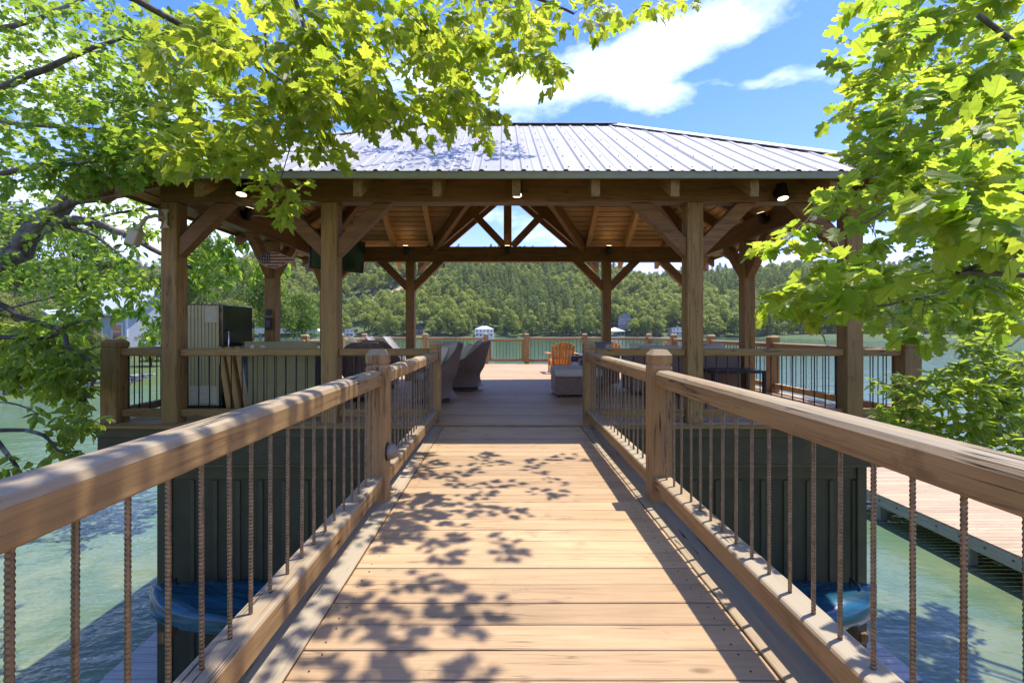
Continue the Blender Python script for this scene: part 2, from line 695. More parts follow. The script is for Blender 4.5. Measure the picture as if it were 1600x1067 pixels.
# ------------------------------------------------------------------ footbridge
XC = 0.1
PITCH = 0.148
BZ = -0.012
bridge = thing("footbridge", "wooden plank footbridge leading straight onto the covered deck", "footbridge", (XC, 0, 0))
y = -0.86
k = 0
yend = 5.715
rows = int((yend - y) / PITCH)
pb = box(1.712, PITCH - 0.006, 0.036, deck_wood("X"), 0.004)
for k in range(rows):
    yy = yend - PITCH * (k + 0.5)
    put("plank", pb, bridge, (XC + random.uniform(-.003, .003), yy, BZ - 0.018 + random.uniform(-.0015, .0015)), (0, 0, random.uniform(-.0015, .0015)))
bm = bmesh.new()
for k in range(rows):
    yy = yend - PITCH * (k + 0.5)
    for xx in (-.78, .78):
        for dy in (-.042, .042):
            bmesh.ops.create_cone(bm, cap_ends=True, segments=6, radius1=.0036, radius2=.0036, depth=.002, matrix=Matrix.Translation((xx + random.uniform(-.012, .012), yy + dy + random.uniform(-.006, .006), 0)))
tag(put("screws", bm_done(bm, "screws", plain("rusty_screw", (.07, .05, .04), .6, .5)), bridge, (XC, 0, BZ + .0017)), kind="stuff")
bb = box(0.235, 2.27, 0.036, rail_wood("Y"), 0.004)
for s in (-1, 1):
    for j in range(3):
        put("border_board", bb, bridge, (XC + s * (0.862 + 0.1175), 5.715 - 1.138 - j * 2.276, BZ - 0.018 + 0.004))
    put("stringer", box(0.09, 6.6, 0.28, timber("Y"), 0.006), bridge, (XC + s * 0.96, 2.45, BZ - 0.2))
put("stringer", box(0.09, 6.6, 0.24, timber("Y"), 0.006), bridge, (XC, 2.45, BZ - 0.17))


def post_mesh(h, top, mat):
    """square newel with a groove under a chamfered cap"""
    return ring_mesh("post", [sq(h, 0), sq(h, top - 0.125), sq(h * 0.9, top - 0.112), sq(h * 0.9, top - 0.104), sq(h, top - 0.092), sq(h, top - 0.038), sq(h * 0.62, top)], mat)


def rail_profile(wd, ht, ch):
    w_, h_ = wd / 2, ht / 2
    return [(-w_, -h_ + .006), (-w_ + .006, -h_), (w_ - .006, -h_), (w_, -h_ + .006), (w_, h_ - ch), (w_ - ch * 0.45, h_ - ch * .3), (w_ - ch * 1.15, h_), (-w_ + ch * 1.15, h_), (-w_ + ch * 0.45, h_ - ch * .3), (-w_, h_ - ch)]


def rebar_mesh(length, mat, r=0.0072):
    rings = []
    n = int(length / 0.0062)
    for i in range(n + 1):
        rr = r * (1.13 if i % 2 else 0.9)
        rings.append([(rr * math.cos(a) , rr * math.sin(a), -length / 2 + length * i / n + 0.0018 * math.sin(a)) for a in (2 * math.pi * j / 8 for j in range(8))])
    return ring_mesh("rebar", rings, mat, False)


RB = rebar_mesh(0.66, rebar_mat())
NEWEL = post_mesh(0.071, 1.07, rail_wood("Z"))
RAILSEC = {}


def bridge_rail_seg(name, length, z, ht, ch):
    key = (round(length, 3), ht, ch)
    if key not in RAILSEC:
        RAILSEC[key] = extrude("rail", rail_profile(0.118, ht, ch), length, rail_wood("Y"), "Y")
    return RAILSEC[key]


def bridge_railing(s, label):
    t = thing("bridge_railing", label, "railing", (XC + s * 1.0, 3.0, 0), 0, "railings along the footbridge")
    xr = XC + s * 1.007
    xp = XC + s * 0.998
    for yp in (0.30, 3.235, 5.905):
        p_ = put("post", NEWEL, t, (xp, yp, BZ))
    for ya, yb in ((0.371, 3.164), (3.306, 5.834)):
        L = yb - ya - 0.002
        put("top_rail", bridge_rail_seg("r", L, 0, 0.104, 0.026), t, (xr, (ya + yb) / 2, 0.863))
        put("bottom_rail", bridge_rail_seg("r", L, 0, 0.108, 0.012), t, (xr, (ya + yb) / 2, 0.122))
        n = int((L - 0.05) / 0.1337)
        for i in range(n + 1):
            yy = yb - 0.06 - 0.1337 * i
            if yy < ya + 0.02:
                break
            put("baluster", RB, t, (xr + random.uniform(-.003, .003), yy, 0.4935), (random.uniform(-.004, .004), random.uniform(-.004, .004), random.uniform(0, 6)))
    return t


bridge_railing(-1, "bridge railing with ribbed steel bars on the dappled side, dome light on its post")
bridge_railing(1, "bridge railing with ribbed steel bars beside the long straight shadow on the planks")

# ------------------------------------------------------------------ boathouse: lower storey, deck
bh = thing("boathouse", "dark green board and batten boathouse carrying the plank deck over the lake", "boathouse", (XC, 6, -3.5))
green = plain("dark_green_paint", (0.060, 0.052, 0.028), 0.6, 0, 0.2, 3.0, 0.3)
green2 = plain("dark_green_trim", (0.072, 0.064, 0.034), 0.55, 0, 0.2, 3.0, 0.3)
put("wall", box(9.12, 0.05, 3.2, green, 0), bh, (XC, 6.02, -2.05))
for sx in (-1, 1):
    put("wall", box(0.05, 9.9, 3.2, green, 0), bh, (XC + sx * 4.54, 11.0, -2.05))
bt = box(0.055, 0.022, 2.72, green2, 0.003)
for i in range(31):
    put("batten", bt, bh, (XC - 4.5 + i * 0.3, 5.984, -1.94 - 0.19))
put("frieze_board", box(9.16, 0.028, 0.17, green2, 0.003), bh, (XC, 5.981, -0.66))
for sx in (-1, 1):
    put("corner_board", box(0.12, 0.12, 3.2, green2, 0.004), bh, (XC + sx * 4.575, 6.0, -2.055))
put("rim_board", box(10.56, 0.05, 0.34, green, 0.004), bh, (XC, 5.815, -0.335))
put("rim_board", box(10.58, 0.035, 0.115, green2, 0.004), bh, (XC, 5.795, -0.105))
put("rim_board", box(10.55, 0.2, 0.04, green2, 0.004), bh, (XC, 5.90, -0.527))
for sx in (-1, 1):
    put("rim_board", box(0.05, 10.8, 0.46, green, 0.004), bh, (XC + sx * 5.265, 11.25, -0.275))
put("joist_deck", box(10.4, 10.7, 0.1, plain("shadow_wood", (0.08, 0.06, 0.04), 0.8), 0), bh, (XC, 11.25, -0.12))
put("nosing_board", box(10.74, 0.06, 0.042, post_wood("X"), 0.006), bh, (XC, 5.752, -0.021))

deck = thing("plank_deck", "broad deck of crosswise wooden planks, shaded under the roof and sunlit beyond", "deck", (XC, 11, 0))
xl, xr_ = XC - 5.34, XC + 5.34
nrow = int((16.62 - 5.785) / PITCH)
lens = {}
for r_ in range(nrow):
    yy = 5.785 + PITCH * (r_ + 0.5)
    x0 = xl
    cuts = [xl + random.choice([2.44, 3.05, 3.66, 4.27]), 0]
    cuts[1] = cuts[0] + random.choice([3.05, 3.66, 4.27])
    ends = [xl] + cuts + [xr_]
    for a, b in zip(ends[:-1], ends[1:]):
        L = round(b - a - 0.004, 2)
        put("plank", box(L, PITCH - 0.006, 0.036, deck_wood("X"), 0.004), deck, ((a + b) / 2, yy, -0.018 + random.uniform(-.001, .001)))

# ------------------------------------------------------------------ pavilion
pav = thing("pavilion", "open timber frame pavilion with hipped ribbed metal roof over the deck", "pavilion", (XC, 8.4, 0))
PY = (5.93, 8.44, 10.95)
BB = 2.84   # beam underside
BT = 3.20
POST = 0.205
pm = box(POST, POST, BB - 0.001, post_wood("Z"), 0.009)
for yp, xs_ in ((PY[0], (-4.4, -2.35, 2.35, 4.4)), (PY[1], (-4.4, 4.4)), (PY[2], (-4.4, -2.35, 2.35, 4.4))):
    for x in xs_:
        put("post", pm, pav, (XC + x, yp, BB / 2))
beam_fb = box(9.04, 0.19, 0.358, timber("X"), 0.008)
for yp in (PY[0], PY[2]):
    put("beam", beam_fb, pav, (XC, yp, (BB + BT) / 2 + 0.001))
beam_s = box(0.19, PY[2] - PY[0] - 0.194, 0.352, timber("Y"), 0.008)
for s in (-1, 1):
    put("beam", beam_s, pav, (XC + s * 4.4, (PY[0] + PY[2]) / 2, (BB + BT) / 2 + 0.001))


def brace_mesh(run, wd, th):
    """Knee brace in the XZ plane: from a post face at x=0 down 'run' to a beam underside at z=0."""
    c = wd * 1.4142
    pts = [(0, -run), (run, 0), (run - c, 0), (0, -run + c)]
    return extrude("brace", pts, th, timber("X"), "Y", 0.006)


BR = brace_mesh(0.70, 0.175, 0.14)
h = POST / 2 + 0.001
for yp in (PY[0], PY[2]):
    for x in (-4.4, -2.35, 2.35, 4.4):
        dirs = [1] if x == -4.4 else ([-1] if x == 4.4 else [-1, 1])
        for s in dirs:
            put("knee_brace", BR, pav, (XC + x + s * h, yp, BB - 0.002), (0, 0, 0 if s > 0 else math.pi))
for x in (-4.4, 4.4):
    for yp, dirs in ((PY[0], [1]), (PY[1], [-1, 1]), (PY[2], [-1])):
        for s in dirs:
            put("knee_brace", BR, pav, (XC + x, yp + s * h, BB - 0.002), (0, 0, math.pi / 2 * s))

# roof geometry
CY = 8.42
RW, RD = 5.09, 3.18
ZE, ZR = 3.04, 5.0
RH = RW - RD
TAN = (ZR - ZE) / RD
GW = 2.29   # half width of the rear gable at the eaves


def metal_mat():
    m, k, p = pmat("galvanised_roof")
    tcn = k.new("ShaderNodeTexCoord")
    n = k.noise(tcn.outputs["Object"], 1.2, 6, 0.65)
    n2 = k.noise(k.vmath("MULTIPLY", tcn.outputs["Object"], (9.0, 0.7, 0.7)), 1.0, 4, 0.6)
    c = k.mix(k.ramp(n, [(0.35, 0.0), (0.7, 1.0)]), (0.36, 0.345, 0.315), (0.44, 0.42, 0.385))
    c = k.mix(k.ramp(n2, [(0.55, 0.0), (0.8, 0.5)]), c, (0.36, 0.365, 0.35))
    k.link(c, p.inputs["Base Color"])
    p.inputs["Roughness"].default_value = 0.42
    p.inputs["Metallic"].default_value = 0.15
    return m


RM = metal_mat()
RIB = 0.2425
scr_mat = plain("screw_head", (0.16, 0.16, 0.15), 0.5, 0.6)


def roof_run(half, tfun, place, name):
    """Ribbed sheets side by side across one slope. tfun(u)->(t0,t1) part of the slope kept; place(u,t,h)->point."""
    nr = int(2 * half / RIB) + 1
    ribs = [-half + 0.12 + i * RIB for i in range(nr) if -half + 0.12 + i * RIB < half - 0.04]
    per = 4
    groups = [ribs[i:i + per] for i in range(0, len(ribs), per)]
    x = -half
    for g in groups:
        xe = min(half, g[-1] + RIB / 2)
        if g is groups[-1]:
            xe = half
        prof = [(x, 0.0)]
        for c_ in g:
            for dx, hh in ((-0.034, 0), (-0.015, 0.019), (0.015, 0.019), (0.034, 0)):
                u = c_ + dx
                if x < u < xe:
                    prof.append((u, hh))
            u = c_ + RIB / 2
            for du in (-0.02, 0.0, 0.02):
                if x < u + du < xe and abs(u + du - xe) > 0.001:
                    prof.append((u + du, 0.006 if du == 0 else 0.0))
        prof.append((xe, 0.0))
        extra = [b for b in (-RH, RH, 0.0, -GW, GW) if x < b < xe]
        for b in extra:
            prof.append((b, 0.0))
        prof = sorted(prof)
        V, F = [], []
        prev = None
        for u, hh in prof:
            t0, t1 = tfun(u)
            V += [place(u, t0, hh), place(u, t1, hh)]
        for i in range(len(prof) - 1):
            F.append((2 * i, 2 * i + 2, 2 * i + 3, 2 * i + 1))
        c = sum((Vector(v) for v in V), Vector()) / len(V)
        me = mesh_from(name, [Vector(v) - c for v in V], F, RM)
        pn = put(name, me, pav, c)
        # screw heads beside the ribs
        bm = bmesh.new()
        for c_ in g:
            t0, t1 = tfun(c_)
            for t in np.arange(0.04, 1.0, 0.17):
                if t0 <= t <= t1 - 0.02:
                    q = Vector(place(c_ + 0.05, t, 0.003)) - c
                    bmesh.ops.create_cube(bm, size=0.014, matrix=Matrix.Translation(q))
        if len(bm.verts):
            me2 = bm_done(bm, "screws", scr_mat)
            so = put("screws", me2, pn, (0, 0, 0), local=True)
            tag(so, kind="stuff")
        else:
            bm.free()
        x = xe


def t_hip(half_ridge):
    return lambda u: (0.0, min(1.0, max(0.0, (RW - abs(u)) / RD)))


OV = 0.03
roof_run(RW, lambda u: (0.0, min(1.0, (RW - abs(u)) / RD)), lambda u, t, hh: (XC + u, CY - RD * (1 - t) - (OV if t == 0 else 0), ZE + (ZR - ZE) * t + hh + (-OV * TAN if t == 0 else 0)), "roof_sheet")
roof_run(RW, lambda u: (min(1.0, (RW - abs(u)) / RD, max(0.0, 1 - abs(u) / GW)), min(1.0, (RW - abs(u)) / RD)), lambda u, t, hh: (XC + u, CY + RD * (1 - t), ZE + (ZR - ZE) * t + hh), "roof_sheet")
for s in (-1, 1):
    roof_run(RD, lambda u: (0.0, max(0.0, 1 - abs(u) / RD)), lambda u, t, hh, s=s: (XC + s * (RW - RD * t), CY + u, ZE + (ZR - ZE) * t + hh), "roof_sheet")
# ridge and hip caps
capm = plain("roof_cap_metal", (0.42, 0.43, 0.42), 0.45, 0.4, 0.1)


def cap_strip(name, a, b, wd=0.16, lift=0.03, side=None):
    a, b = Vector(a), Vector(b)
    d = (b - a).normalized()
    n = Vector((0, 0, 1)).cross(d).normalized()
    dz = Vector((0, 0, 1))
    drop = 0.06
    rings = []
    for p_ in (a, b):
        rings.append([p_ + n * wd - dz * drop * (wd / 0.16) + dz * lift, p_ + dz * (lift + 0.016), p_ - n * wd - dz * drop * (wd / 0.16) + dz * lift,
                      p_ - n * wd - dz * (drop * (wd / 0.16) + 0.012) + dz * lift, p_ + dz * (lift + 0.0), p_ + n * wd - dz * (drop * (wd / 0.16) + 0.012) + dz * lift])
    c = (a + b) / 2
    me = ring_mesh(name, [[q - c for q in r__] for r__ in rings], capm)
    put(name, me, pav, c)


cap_strip("ridge_cap", (XC - RH - .05, CY, ZR), (XC + RH + .05, CY, ZR))
for sx in (-1, 1):
    for sy in (-1, 1):
        cap_strip("hip_cap", (XC + sx * RH, CY, ZR), (XC + sx * RW, CY + sy * RD, ZE))
# rear gable roof
for s in (-1, 1):
    q = [(XC, CY, ZR), (XC, CY + RD + .06, ZR), (XC + s * GW, CY + RD + .06, ZE), (XC + s * GW, CY + RD, ZE)]
    me, c = prism("gable_sheet", q, 0.006, RM)
    put("gable_roof_sheet", me, pav, c)
# fascia
fas = plain("grey_green_fascia", (0.25, 0.25, 0.155), 0.5, 0, 0.12, 5)
put("fascia", box(2 * RW + 0.02, 0.03, 0.085, fas, 0.004), pav, (XC, CY - RD + 0.002, ZE - 0.054))
for s in (-1, 1):
    put("fascia", box(0.03, 2 * RD - 0.03, 0.085, fas, 0.004), pav, (XC + s * (RW - .005), CY, ZE - 0.054))
    put("fascia", box(RW - GW, 0.03, 0.085, fas, 0.004), pav, (XC + s * (RW + GW) / 2, CY + RD - .002, ZE - 0.054))
# ceiling planks
CD = 0.055


def zc(dist):
    """height of the ceiling boards' upper face at a horizontal distance in from the eaves"""
    return ZE - CD + TAN * dist


PW = 0.15
step = PW / math.sqrt(1 + TAN * TAN)
nrows = int(RD / step)
for r_ in range(nrows):
    e0, e1 = 0.03 + r_ * step, 0.03 + (r_ + 1) * step - 0.018
    if e1 > RD - 0.02:
        break
    for sy in (-1, 1):
        y0, y1 = CY + sy * (RD - e0), CY + sy * (RD - e1)
        w0, w1 = RW - e0, RW - e1
        if sy < 0:
            spans = [((-w0, w0), (-w1, w1))]
        else:
            g0, g1 = GW * (1 - e0 / RD), GW * (1 - e1 / RD)
            spans = [((-w0, -g0), (-w1, -g1)), ((g0, w0), (g1, w1))]
        for (a0, b0), (a1, b1) in spans:
            me, c = prism("plank", [(XC + a0, y0, zc(e0)), (XC + b0, y0, zc(e0)), (XC + b1, y1, zc(e1)), (XC + a1, y1, zc(e1))], 0.02, ceil_wood("X"))
            put("ceiling_plank", me, pav, c)
    for s in (-1, 1):
        x0, x1 = XC + s * (RW - e0), XC + s * (RW - e1)
        w0, w1 = RD - e0, RD - e1
        me, c = prism("plank", [(x0, CY - w0, zc(e0)), (x0, CY + w0, zc(e0)), (x1, CY + w1, zc(e1)), (x1, CY - w1, zc(e1))], 0.02, ceil_wood("Y"))
        put("ceiling_plank", me, pav, c)
GT = (ZR - ZE) / GW
gstep = PW / math.sqrt(1 + GT * GT)
for r_ in range(int(GW / gstep)):
    a, b = r_ * gstep + 0.02, (r_ + 1) * gstep + 0.014
    for s in (-1, 1):
        q = [(XC + s * a, CY + RD * a / GW + .05, ZR - CD - GT * a), (XC + s * a, CY + RD + .03, ZR - CD - GT * a), (XC + s * b, CY + RD + .03, ZR - CD - GT * b), (XC + s * b, CY + min(RD, RD * b / GW + .05), ZR - CD - GT * b)]
        me, c = prism("plank", q, 0.02, ceil_wood("Y"))
        put("ceiling_plank", me, pav, c)


# rafters
def rafter(a, b, wd=0.10, ht=0.185, f=timber, name="rafter"):
    """a,b: points on the underside of the ceiling boards; the timber hangs below that line"""
    a, b = Vector(a), Vector(b)
    d = b - a
    x = d.normalized()
    yv = Vector((0, 0, 1)).cross(x).normalized()
    z = x.cross(yv)
    m = Matrix((x, yv, z)).transposed()
    L = d.length
    # plumb-cut ends
    ht2 = ht / 2
    sl_ = x.z / max(1e-6, math.hypot(x.x, x.y))
    cut = ht * sl_
    bm = bmesh.new()
    prof = [(-L / 2, ht2), (L / 2, ht2), (L / 2 - cut * 0 + 0, -ht2), (-L / 2 - cut, -ht2)] if sl_ >= 0 else [(-L / 2, ht2), (L / 2, ht2), (L / 2 - cut * -1 * -1 - cut * 0, -ht2), (-L / 2 - cut, -ht2)]
    vs = []
    for yy in (-wd / 2, wd / 2):
        vs.append([bm.verts.new((px_, yy, pz_)) for px_, pz_ in prof])
    bm.faces.new(vs[0])
    bm.faces.new(vs[1][::-1])
    for i in range(4):
        j = (i + 1) % 4
        bm.faces.new((vs[0][i], vs[1][i], vs[1][j], vs[0][j]))
    me = bm_done(bm, "rafter", f("X"))
    c = (a + b) / 2 - z * (ht2 + 0.001)
    return put(name, me, pav, c, m.to_euler())


CU = CD + 0.026   # underside of the boards below the sheet line
e_in = 0.035
for kx in range(-5, 6):
    x = 0.04 + 0.93 * kx
    if abs(x) > RW - 0.4:
        continue
    top_e = min(RD - 0.02, RW - abs(x) - 0.06)
    rafter((XC + x, CY - RD + e_in + .05, ZE - CU + TAN * e_in), (XC + x, CY - RD + top_e, ZE - CU + TAN * top_e), f=post_wood)
    if abs(x) > 1.2:
        te = top_e
        if abs(x) < GW:
            te = min(te, RD * abs(x) / GW)
            te = RD * (1 - (1 - abs(x) / GW)) if False else te
        lo = e_in
        hi = min(RW - abs(x) - 0.06, RD - 0.02)
        if abs(x) < GW:
            lo = RD * (1 - abs(x) / GW) + 0.1
        if hi > lo + 0.2:
            rafter((XC + x, CY + RD - lo, ZE - CU + TAN * lo), (XC + x, CY + RD - hi, ZE - CU + TAN * hi), f=ceil_wood)
for s in (-1, 1):
    for ky in range(-3, 4):
        yv = 0.93 * ky
        hi = min(RD - abs(yv) - 0.06, RD - 0.04)
        if hi < 0.3:
            continue
        rafter((XC + s * (RW - e_in), CY + yv, ZE - CU + TAN * e_in), (XC + s * (RW - hi), CY + yv, ZE - CU + TAN * hi), f=timber)
    for sy in (-1, 1):
        rafter((XC + s * (RW - .06), CY + sy * (RD - .06), ZE - CU - .02), (XC + s * RH, CY, ZR - CU - .04), 0.11, 0.22, name="hip_rafter")
    rafter((XC + s * (GW - .04), CY + RD - .05, ZE - CU - .03), (XC, CY, ZR - CU - .06), 0.10, 0.24, name="valley_rafter")
put("ridge_beam", box(2 * RH, 0.09, 0.24, timber("X"), .006), pav, (XC, CY, ZR - CU - 0.16))
put("ridge_beam", box(0.09, RD - .05, 0.24, timber("Y"), .006), pav, (XC, CY + RD / 2 + .04, ZR - CU - 0.16))
# rear gable truss and barge rafters
for yy, nm in ((PY[2], "truss_rafter"), (CY + RD - 0.06, "barge_rafter")):
    for s in (-1, 1):
        a = Vector((XC + s * 2.06, yy, BT + 0.02)) if nm == "truss_rafter" else Vector((XC + s * (GW - .05), yy, ZE - .12))
        b = Vector((XC + s * 0.0, yy, ZR - CU - .03))
        a.z = b.z - GT * (abs(a.x - XC))
        rafter(a, b, 0.14 if nm == "truss_rafter" else 0.07, 0.215, name=nm)
put("king_post", box(0.19, 0.15, 1.44, timber("Z"), .006), pav, (XC - .02, PY[2], BT + 0.722))
for s in (-1, 1):
    beam_between("truss_strut", (XC + s * 0.10, PY[2], BT + 0.03), (XC + s * 0.83, PY[2], BT + 0.80), 0.12, 0.16, timber, pav)


# ------------------------------------------------------------------ deck railings
THIN = tube("bar", [(0, 0, -0.35), (0, 0, 0.35)], 0.0075, plain("black_bar", (0.035, 0.03, 0.027), 0.45, 0.5), 6)
CORNER = post_mesh(0.105, 1.08, post_wood("Z"))
SIDEPOST = post_mesh(0.085, 1.10, rail_wood("Z"))


def deck_railing(name, label, p0, p1, stops, posts, rw, spacing=0.132, end_gap=0.1, post_me=None):
    """Rails and bars from p0 to p1 broken at stops (positions along, with half width)."""
    p0, p1 = Vector(p0), Vector(p1)
    d = p1 - p0
    L = d.length
    u = d / L
    ang = math.atan2(u.y, u.x)
    t = thing(name, label, "railing", (p0.x, p0.y, 0), 0, "railings round the deck edge")
    for s_, me_ in posts:
        q = p0 + u * s_
        put("post", me_, t, (q.x, q.y, 0.0005))
    edges = [0.0]
    for s_, hw in stops:
        edges += [s_ - hw, s_ + hw]
    edges.append(L)
    for a, b in zip(edges[0::2], edges[1::2]):
        if b - a < 0.05:
            continue
        q = p0 + u * (a + b) / 2
        put("top_rail", box(b - a - .002, 0.115, 0.095, rw("X"), 0.014), t, (q.x, q.y, 0.913), (0, 0, ang))
        put("bottom_rail", box(b - a - .002, 0.085, 0.1, rw("X"), 0.008), t, (q.x, q.y, 0.13), (0, 0, ang))
        n = max(1, int((b - a) / spacing))
        for i in range(n):
            q = p0 + u * (a + (b - a) * (i + 0.5) / n)
            put("baluster", THIN, t, (q.x, q.y, 0.52))
    return t


YF = 5.93
lx, rx = XC - 5.17, XC + 5.14
deck_railing("deck_railing", "shaded front railing beside the old fridge and green cabinet", (lx, YF, 0), (XC - 1.07, YF, 0), [(0, .105), (lx * -1 - 4.3 - 0.0, .105), (lx * -1 - 2.25, .105)] and [(0.0, .105), ((XC - 4.4) - lx, .105), ((XC - 2.35) - lx, .105)], [(0.0, CORNER)], post_wood)
deck_railing("deck_railing", "shaded front railing in front of the sofa and black side table", (XC + 1.07, YF, 0), (rx, YF, 0), [((XC + 2.35) - (XC + 1.07), .105), ((XC + 4.4) - (XC + 1.07), .105), (rx - (XC + 1.07), .105)], [(rx - (XC + 1.07), CORNER)], post_wood)
YB = 16.5
deck_railing("deck_railing", "side railing running back behind the fridge towards the white loungers", (lx, YF + .105, 0), (lx, YB, 0), [(2.9, .085), (5.55, .085), (8.1, .085), (YB - YF - .105, .085)], [(s_, SIDEPOST) for s_ in (2.9, 5.55, 8.1)], rail_wood)
deck_railing("deck_railing", "side railing running back past the black side table with open water behind", (rx, YF + .105, 0), (rx, YB, 0), [(2.85, .085), (5.5, .085), (8.05, .085), (YB - YF - .105, .085)], [(s_, SIDEPOST) for s_ in (2.85, 5.5, 8.05)], rail_wood)
deck_railing("deck_railing", "far railing on the lake end of the deck, lounger side of the gate", (lx, YB, 0), (-0.66, YB, 0), [(0, .085), (2.2, .085), (-0.66 - lx, .085)], [(0, SIDEPOST), (2.2, SIDEPOST), (-0.66 - lx, SIDEPOST)], rail_wood)
deck_railing("deck_railing", "far railing on the lake end of the deck, behind the orange slatted chairs", (0.81, YB, 0), (rx, YB, 0), [(0, .085), (2.1, .085), (rx - .81, .085)], [(0, SIDEPOST), (2.1, SIDEPOST), (rx - .81, SIDEPOST)], rail_wood)
gt = thing("deck_gate", "wooden gate with thin black bars in the middle of the far railing", "gate", (0.075, YB, 0))
for x in (-0.515, 0.665):
    put("gate_stile", box(0.1, 0.045, 0.8, rail_wood("Z"), .005), gt, (x, YB, 0.49))
for z in (0.845, 0.14):
    put("gate_rail", box(1.075, 0.04, 0.09, rail_wood("X"), .005), gt, (0.075, YB, z))
for i in range(9):
    put("baluster", THIN, gt, (0.075 - 0.48 + i * 0.12, YB, 0.49), scale=(1, 1, .87))

# ------------------------------------------------------------------ low walkway and floating dock
wk = thing("lower_walkway", "low grey plank walkway at water level round the boathouse", "walkway", (XC, 5, -3.4))
wz = -3.41
for i in range(74):
    yy = 5.05 + 0.15 * i
    for s in (-1, 1):
        if i < 14 or s > 0 and i < 20:
            put("plank", box(0.86, 0.142, 0.036, grey_wood("X"), .004), wk, (XC + s * 4.985, yy + 1.02 if s > 0 else yy + .9, wz - .018))
for i in range(9):
    put("plank", box(15.0, 0.142, 0.036, grey_wood("X"), .004), wk, (XC + 2.1, 4.68 + 0.15 * i if i < 9 else 0, wz - .018))
for s in (-1, 1):
    put("edge_beam", box(0.07, 3.2, 0.2, grey_wood("Y"), .005), wk, (XC + s * 5.455, 7.7, wz - .14))
for x in (-5.2, -2, 2, 5.2, 9.2):
    put("pile", tube("pile", [(0, 0, -.9), (0, 0, .0)], .1, grey_wood("Z"), 10), wk, (XC + x, 4.8, wz - .06))

dk = thing("floating_dock", "long pale plank boat dock on the water beyond the bridge rail", "dock", (11.6, 9, -2.95))
DZ = -2.91
for i in range(62):
    put("plank", box(4.9, 0.142, 0.036, dock_wood("X"), .004), dk, (11.85, 4.5 + 0.15 * i, DZ - .018))
put("edge_beam", box(0.08, 9.3, 0.25, grey_wood("Y"), .006), dk, (9.44, 9.1, DZ - .165))
put("edge_beam", box(0.08, 9.3, 0.25, grey_wood("Y"), .006), dk, (14.26, 9.1, DZ - .165))
put("edge_beam", box(4.74, 0.08, 0.25, grey_wood("X"), .006), dk, (11.85, 13.7, DZ - .165))
for yy in (5.0, 7.2, 9.4, 11.6, 13.4):
    for x in (9.6, 14.1):
        put("leg", box(0.19, 0.19, 1.6, grey_wood("Z"), .008), dk, (x, yy, DZ - 1.095))
boltm = plain("bolt_steel", (0.12, 0.12, 0.12), .5, .7)
for i in range(18):
    put("bolt", mesh_from("bolt", circ(.022, 0, 8) + circ(.018, .014, 8), [(i_, (i_ + 1) % 8, (i_ + 1) % 8 + 8, i_ + 8) for i_ in range(8)] + [tuple(range(8, 16))], boltm) if i == 0 else BOLT, dk, (9.398, 4.9 + i * .5, DZ - .14), (0, -math.pi / 2, 0))
    if i == 0:
        BOLT = bpy.data.objects["bolt"].data
steel = plain("stainless_steel", (0.62, 0.63, 0.64), 0.25, 0.9)
ld = thing("dock_ladder", "bright steel ladder with two arched handrails at the far side of the dock", "ladder", (14.3, 13.2, -2.9))
for yy in (12.9, 13.4):
    path = [(14.62, yy, DZ - .9)] + [(14.62 - .28 + .28 * math.cos(a), yy, DZ + .62 + .28 * math.sin(a)) for a in np.linspace(0, math.pi, 9)] + [(14.06, yy, DZ + .0)]
    c = Vector((14.3, yy, DZ))
    put("handrail", tube("handrail", [Vector(p_) - c for p_ in path], .024, steel, 8), ld, c)
for z in (-.15, -.45, -.75):
    put("rung", tube("rung", [(0, -.25, 0), (0, .25, 0)], .018, steel, 8), ld, (14.62, 13.15, DZ + z))

# ------------------------------------------------------------------ kayaks
def kayak_mat():
    m, k, p = pmat("blue_kayak_plastic")
    tcn = k.new("ShaderNodeTexCoord")
    v = k.vmath("MULTIPLY", tcn.outputs["Object"], (0.35, 3.0, 3.0))
    n = k.noise(v, 1.6, 4, 0.55, 1.2)
    c = k.mix(k.ramp(n, [(0.35, 0.0), (0.6, 1.0)]), (0.006, 0.030, 0.042), (0.016, 0.105, 0.17))
    k.link(c, p.inputs["Base Color"])
    p.inputs["Roughness"].default_value = 0.22
    p.inputs["Coat Weight"].default_value = 0.3
    return m


KM = kayak_mat()
LK = 3.3


def kayak_hull():
    n = 26
    rings = []
    for i in range(n + 1):
        t = i / n
        x = (t - .5) * LK
        e = abs(2 * t - 1)
        wd = 0.37 * (1 - e ** 3.2) ** 0.62 + 0.006
        keel = -0.17 + 0.16 * e ** 3.5
        top = 0.13 + 0.07 * e ** 2.4 - 0.05 * (e < 0.35) * (1 - (e / .35) ** 2)
        ring = []
        for a in np.linspace(0, 2 * math.pi, 20, endpoint=False):
            ca, sa = math.cos(a), math.sin(a)
            yv = wd * math.copysign(abs(ca) ** 0.72, ca)
            zv = (top * abs(sa) ** 0.8 if sa > 0 else keel * abs(sa) ** 0.9)
            # raised gunwale groove
            if sa > 0 and abs(ca) < 0.8 and e < .62:
                zv -= 0.07 * (1 - (e / .62) ** 4)
            ring.append((x, yv, zv))
        rings.append(ring)
    return ring_mesh("kayak_hull", rings, KM, True)


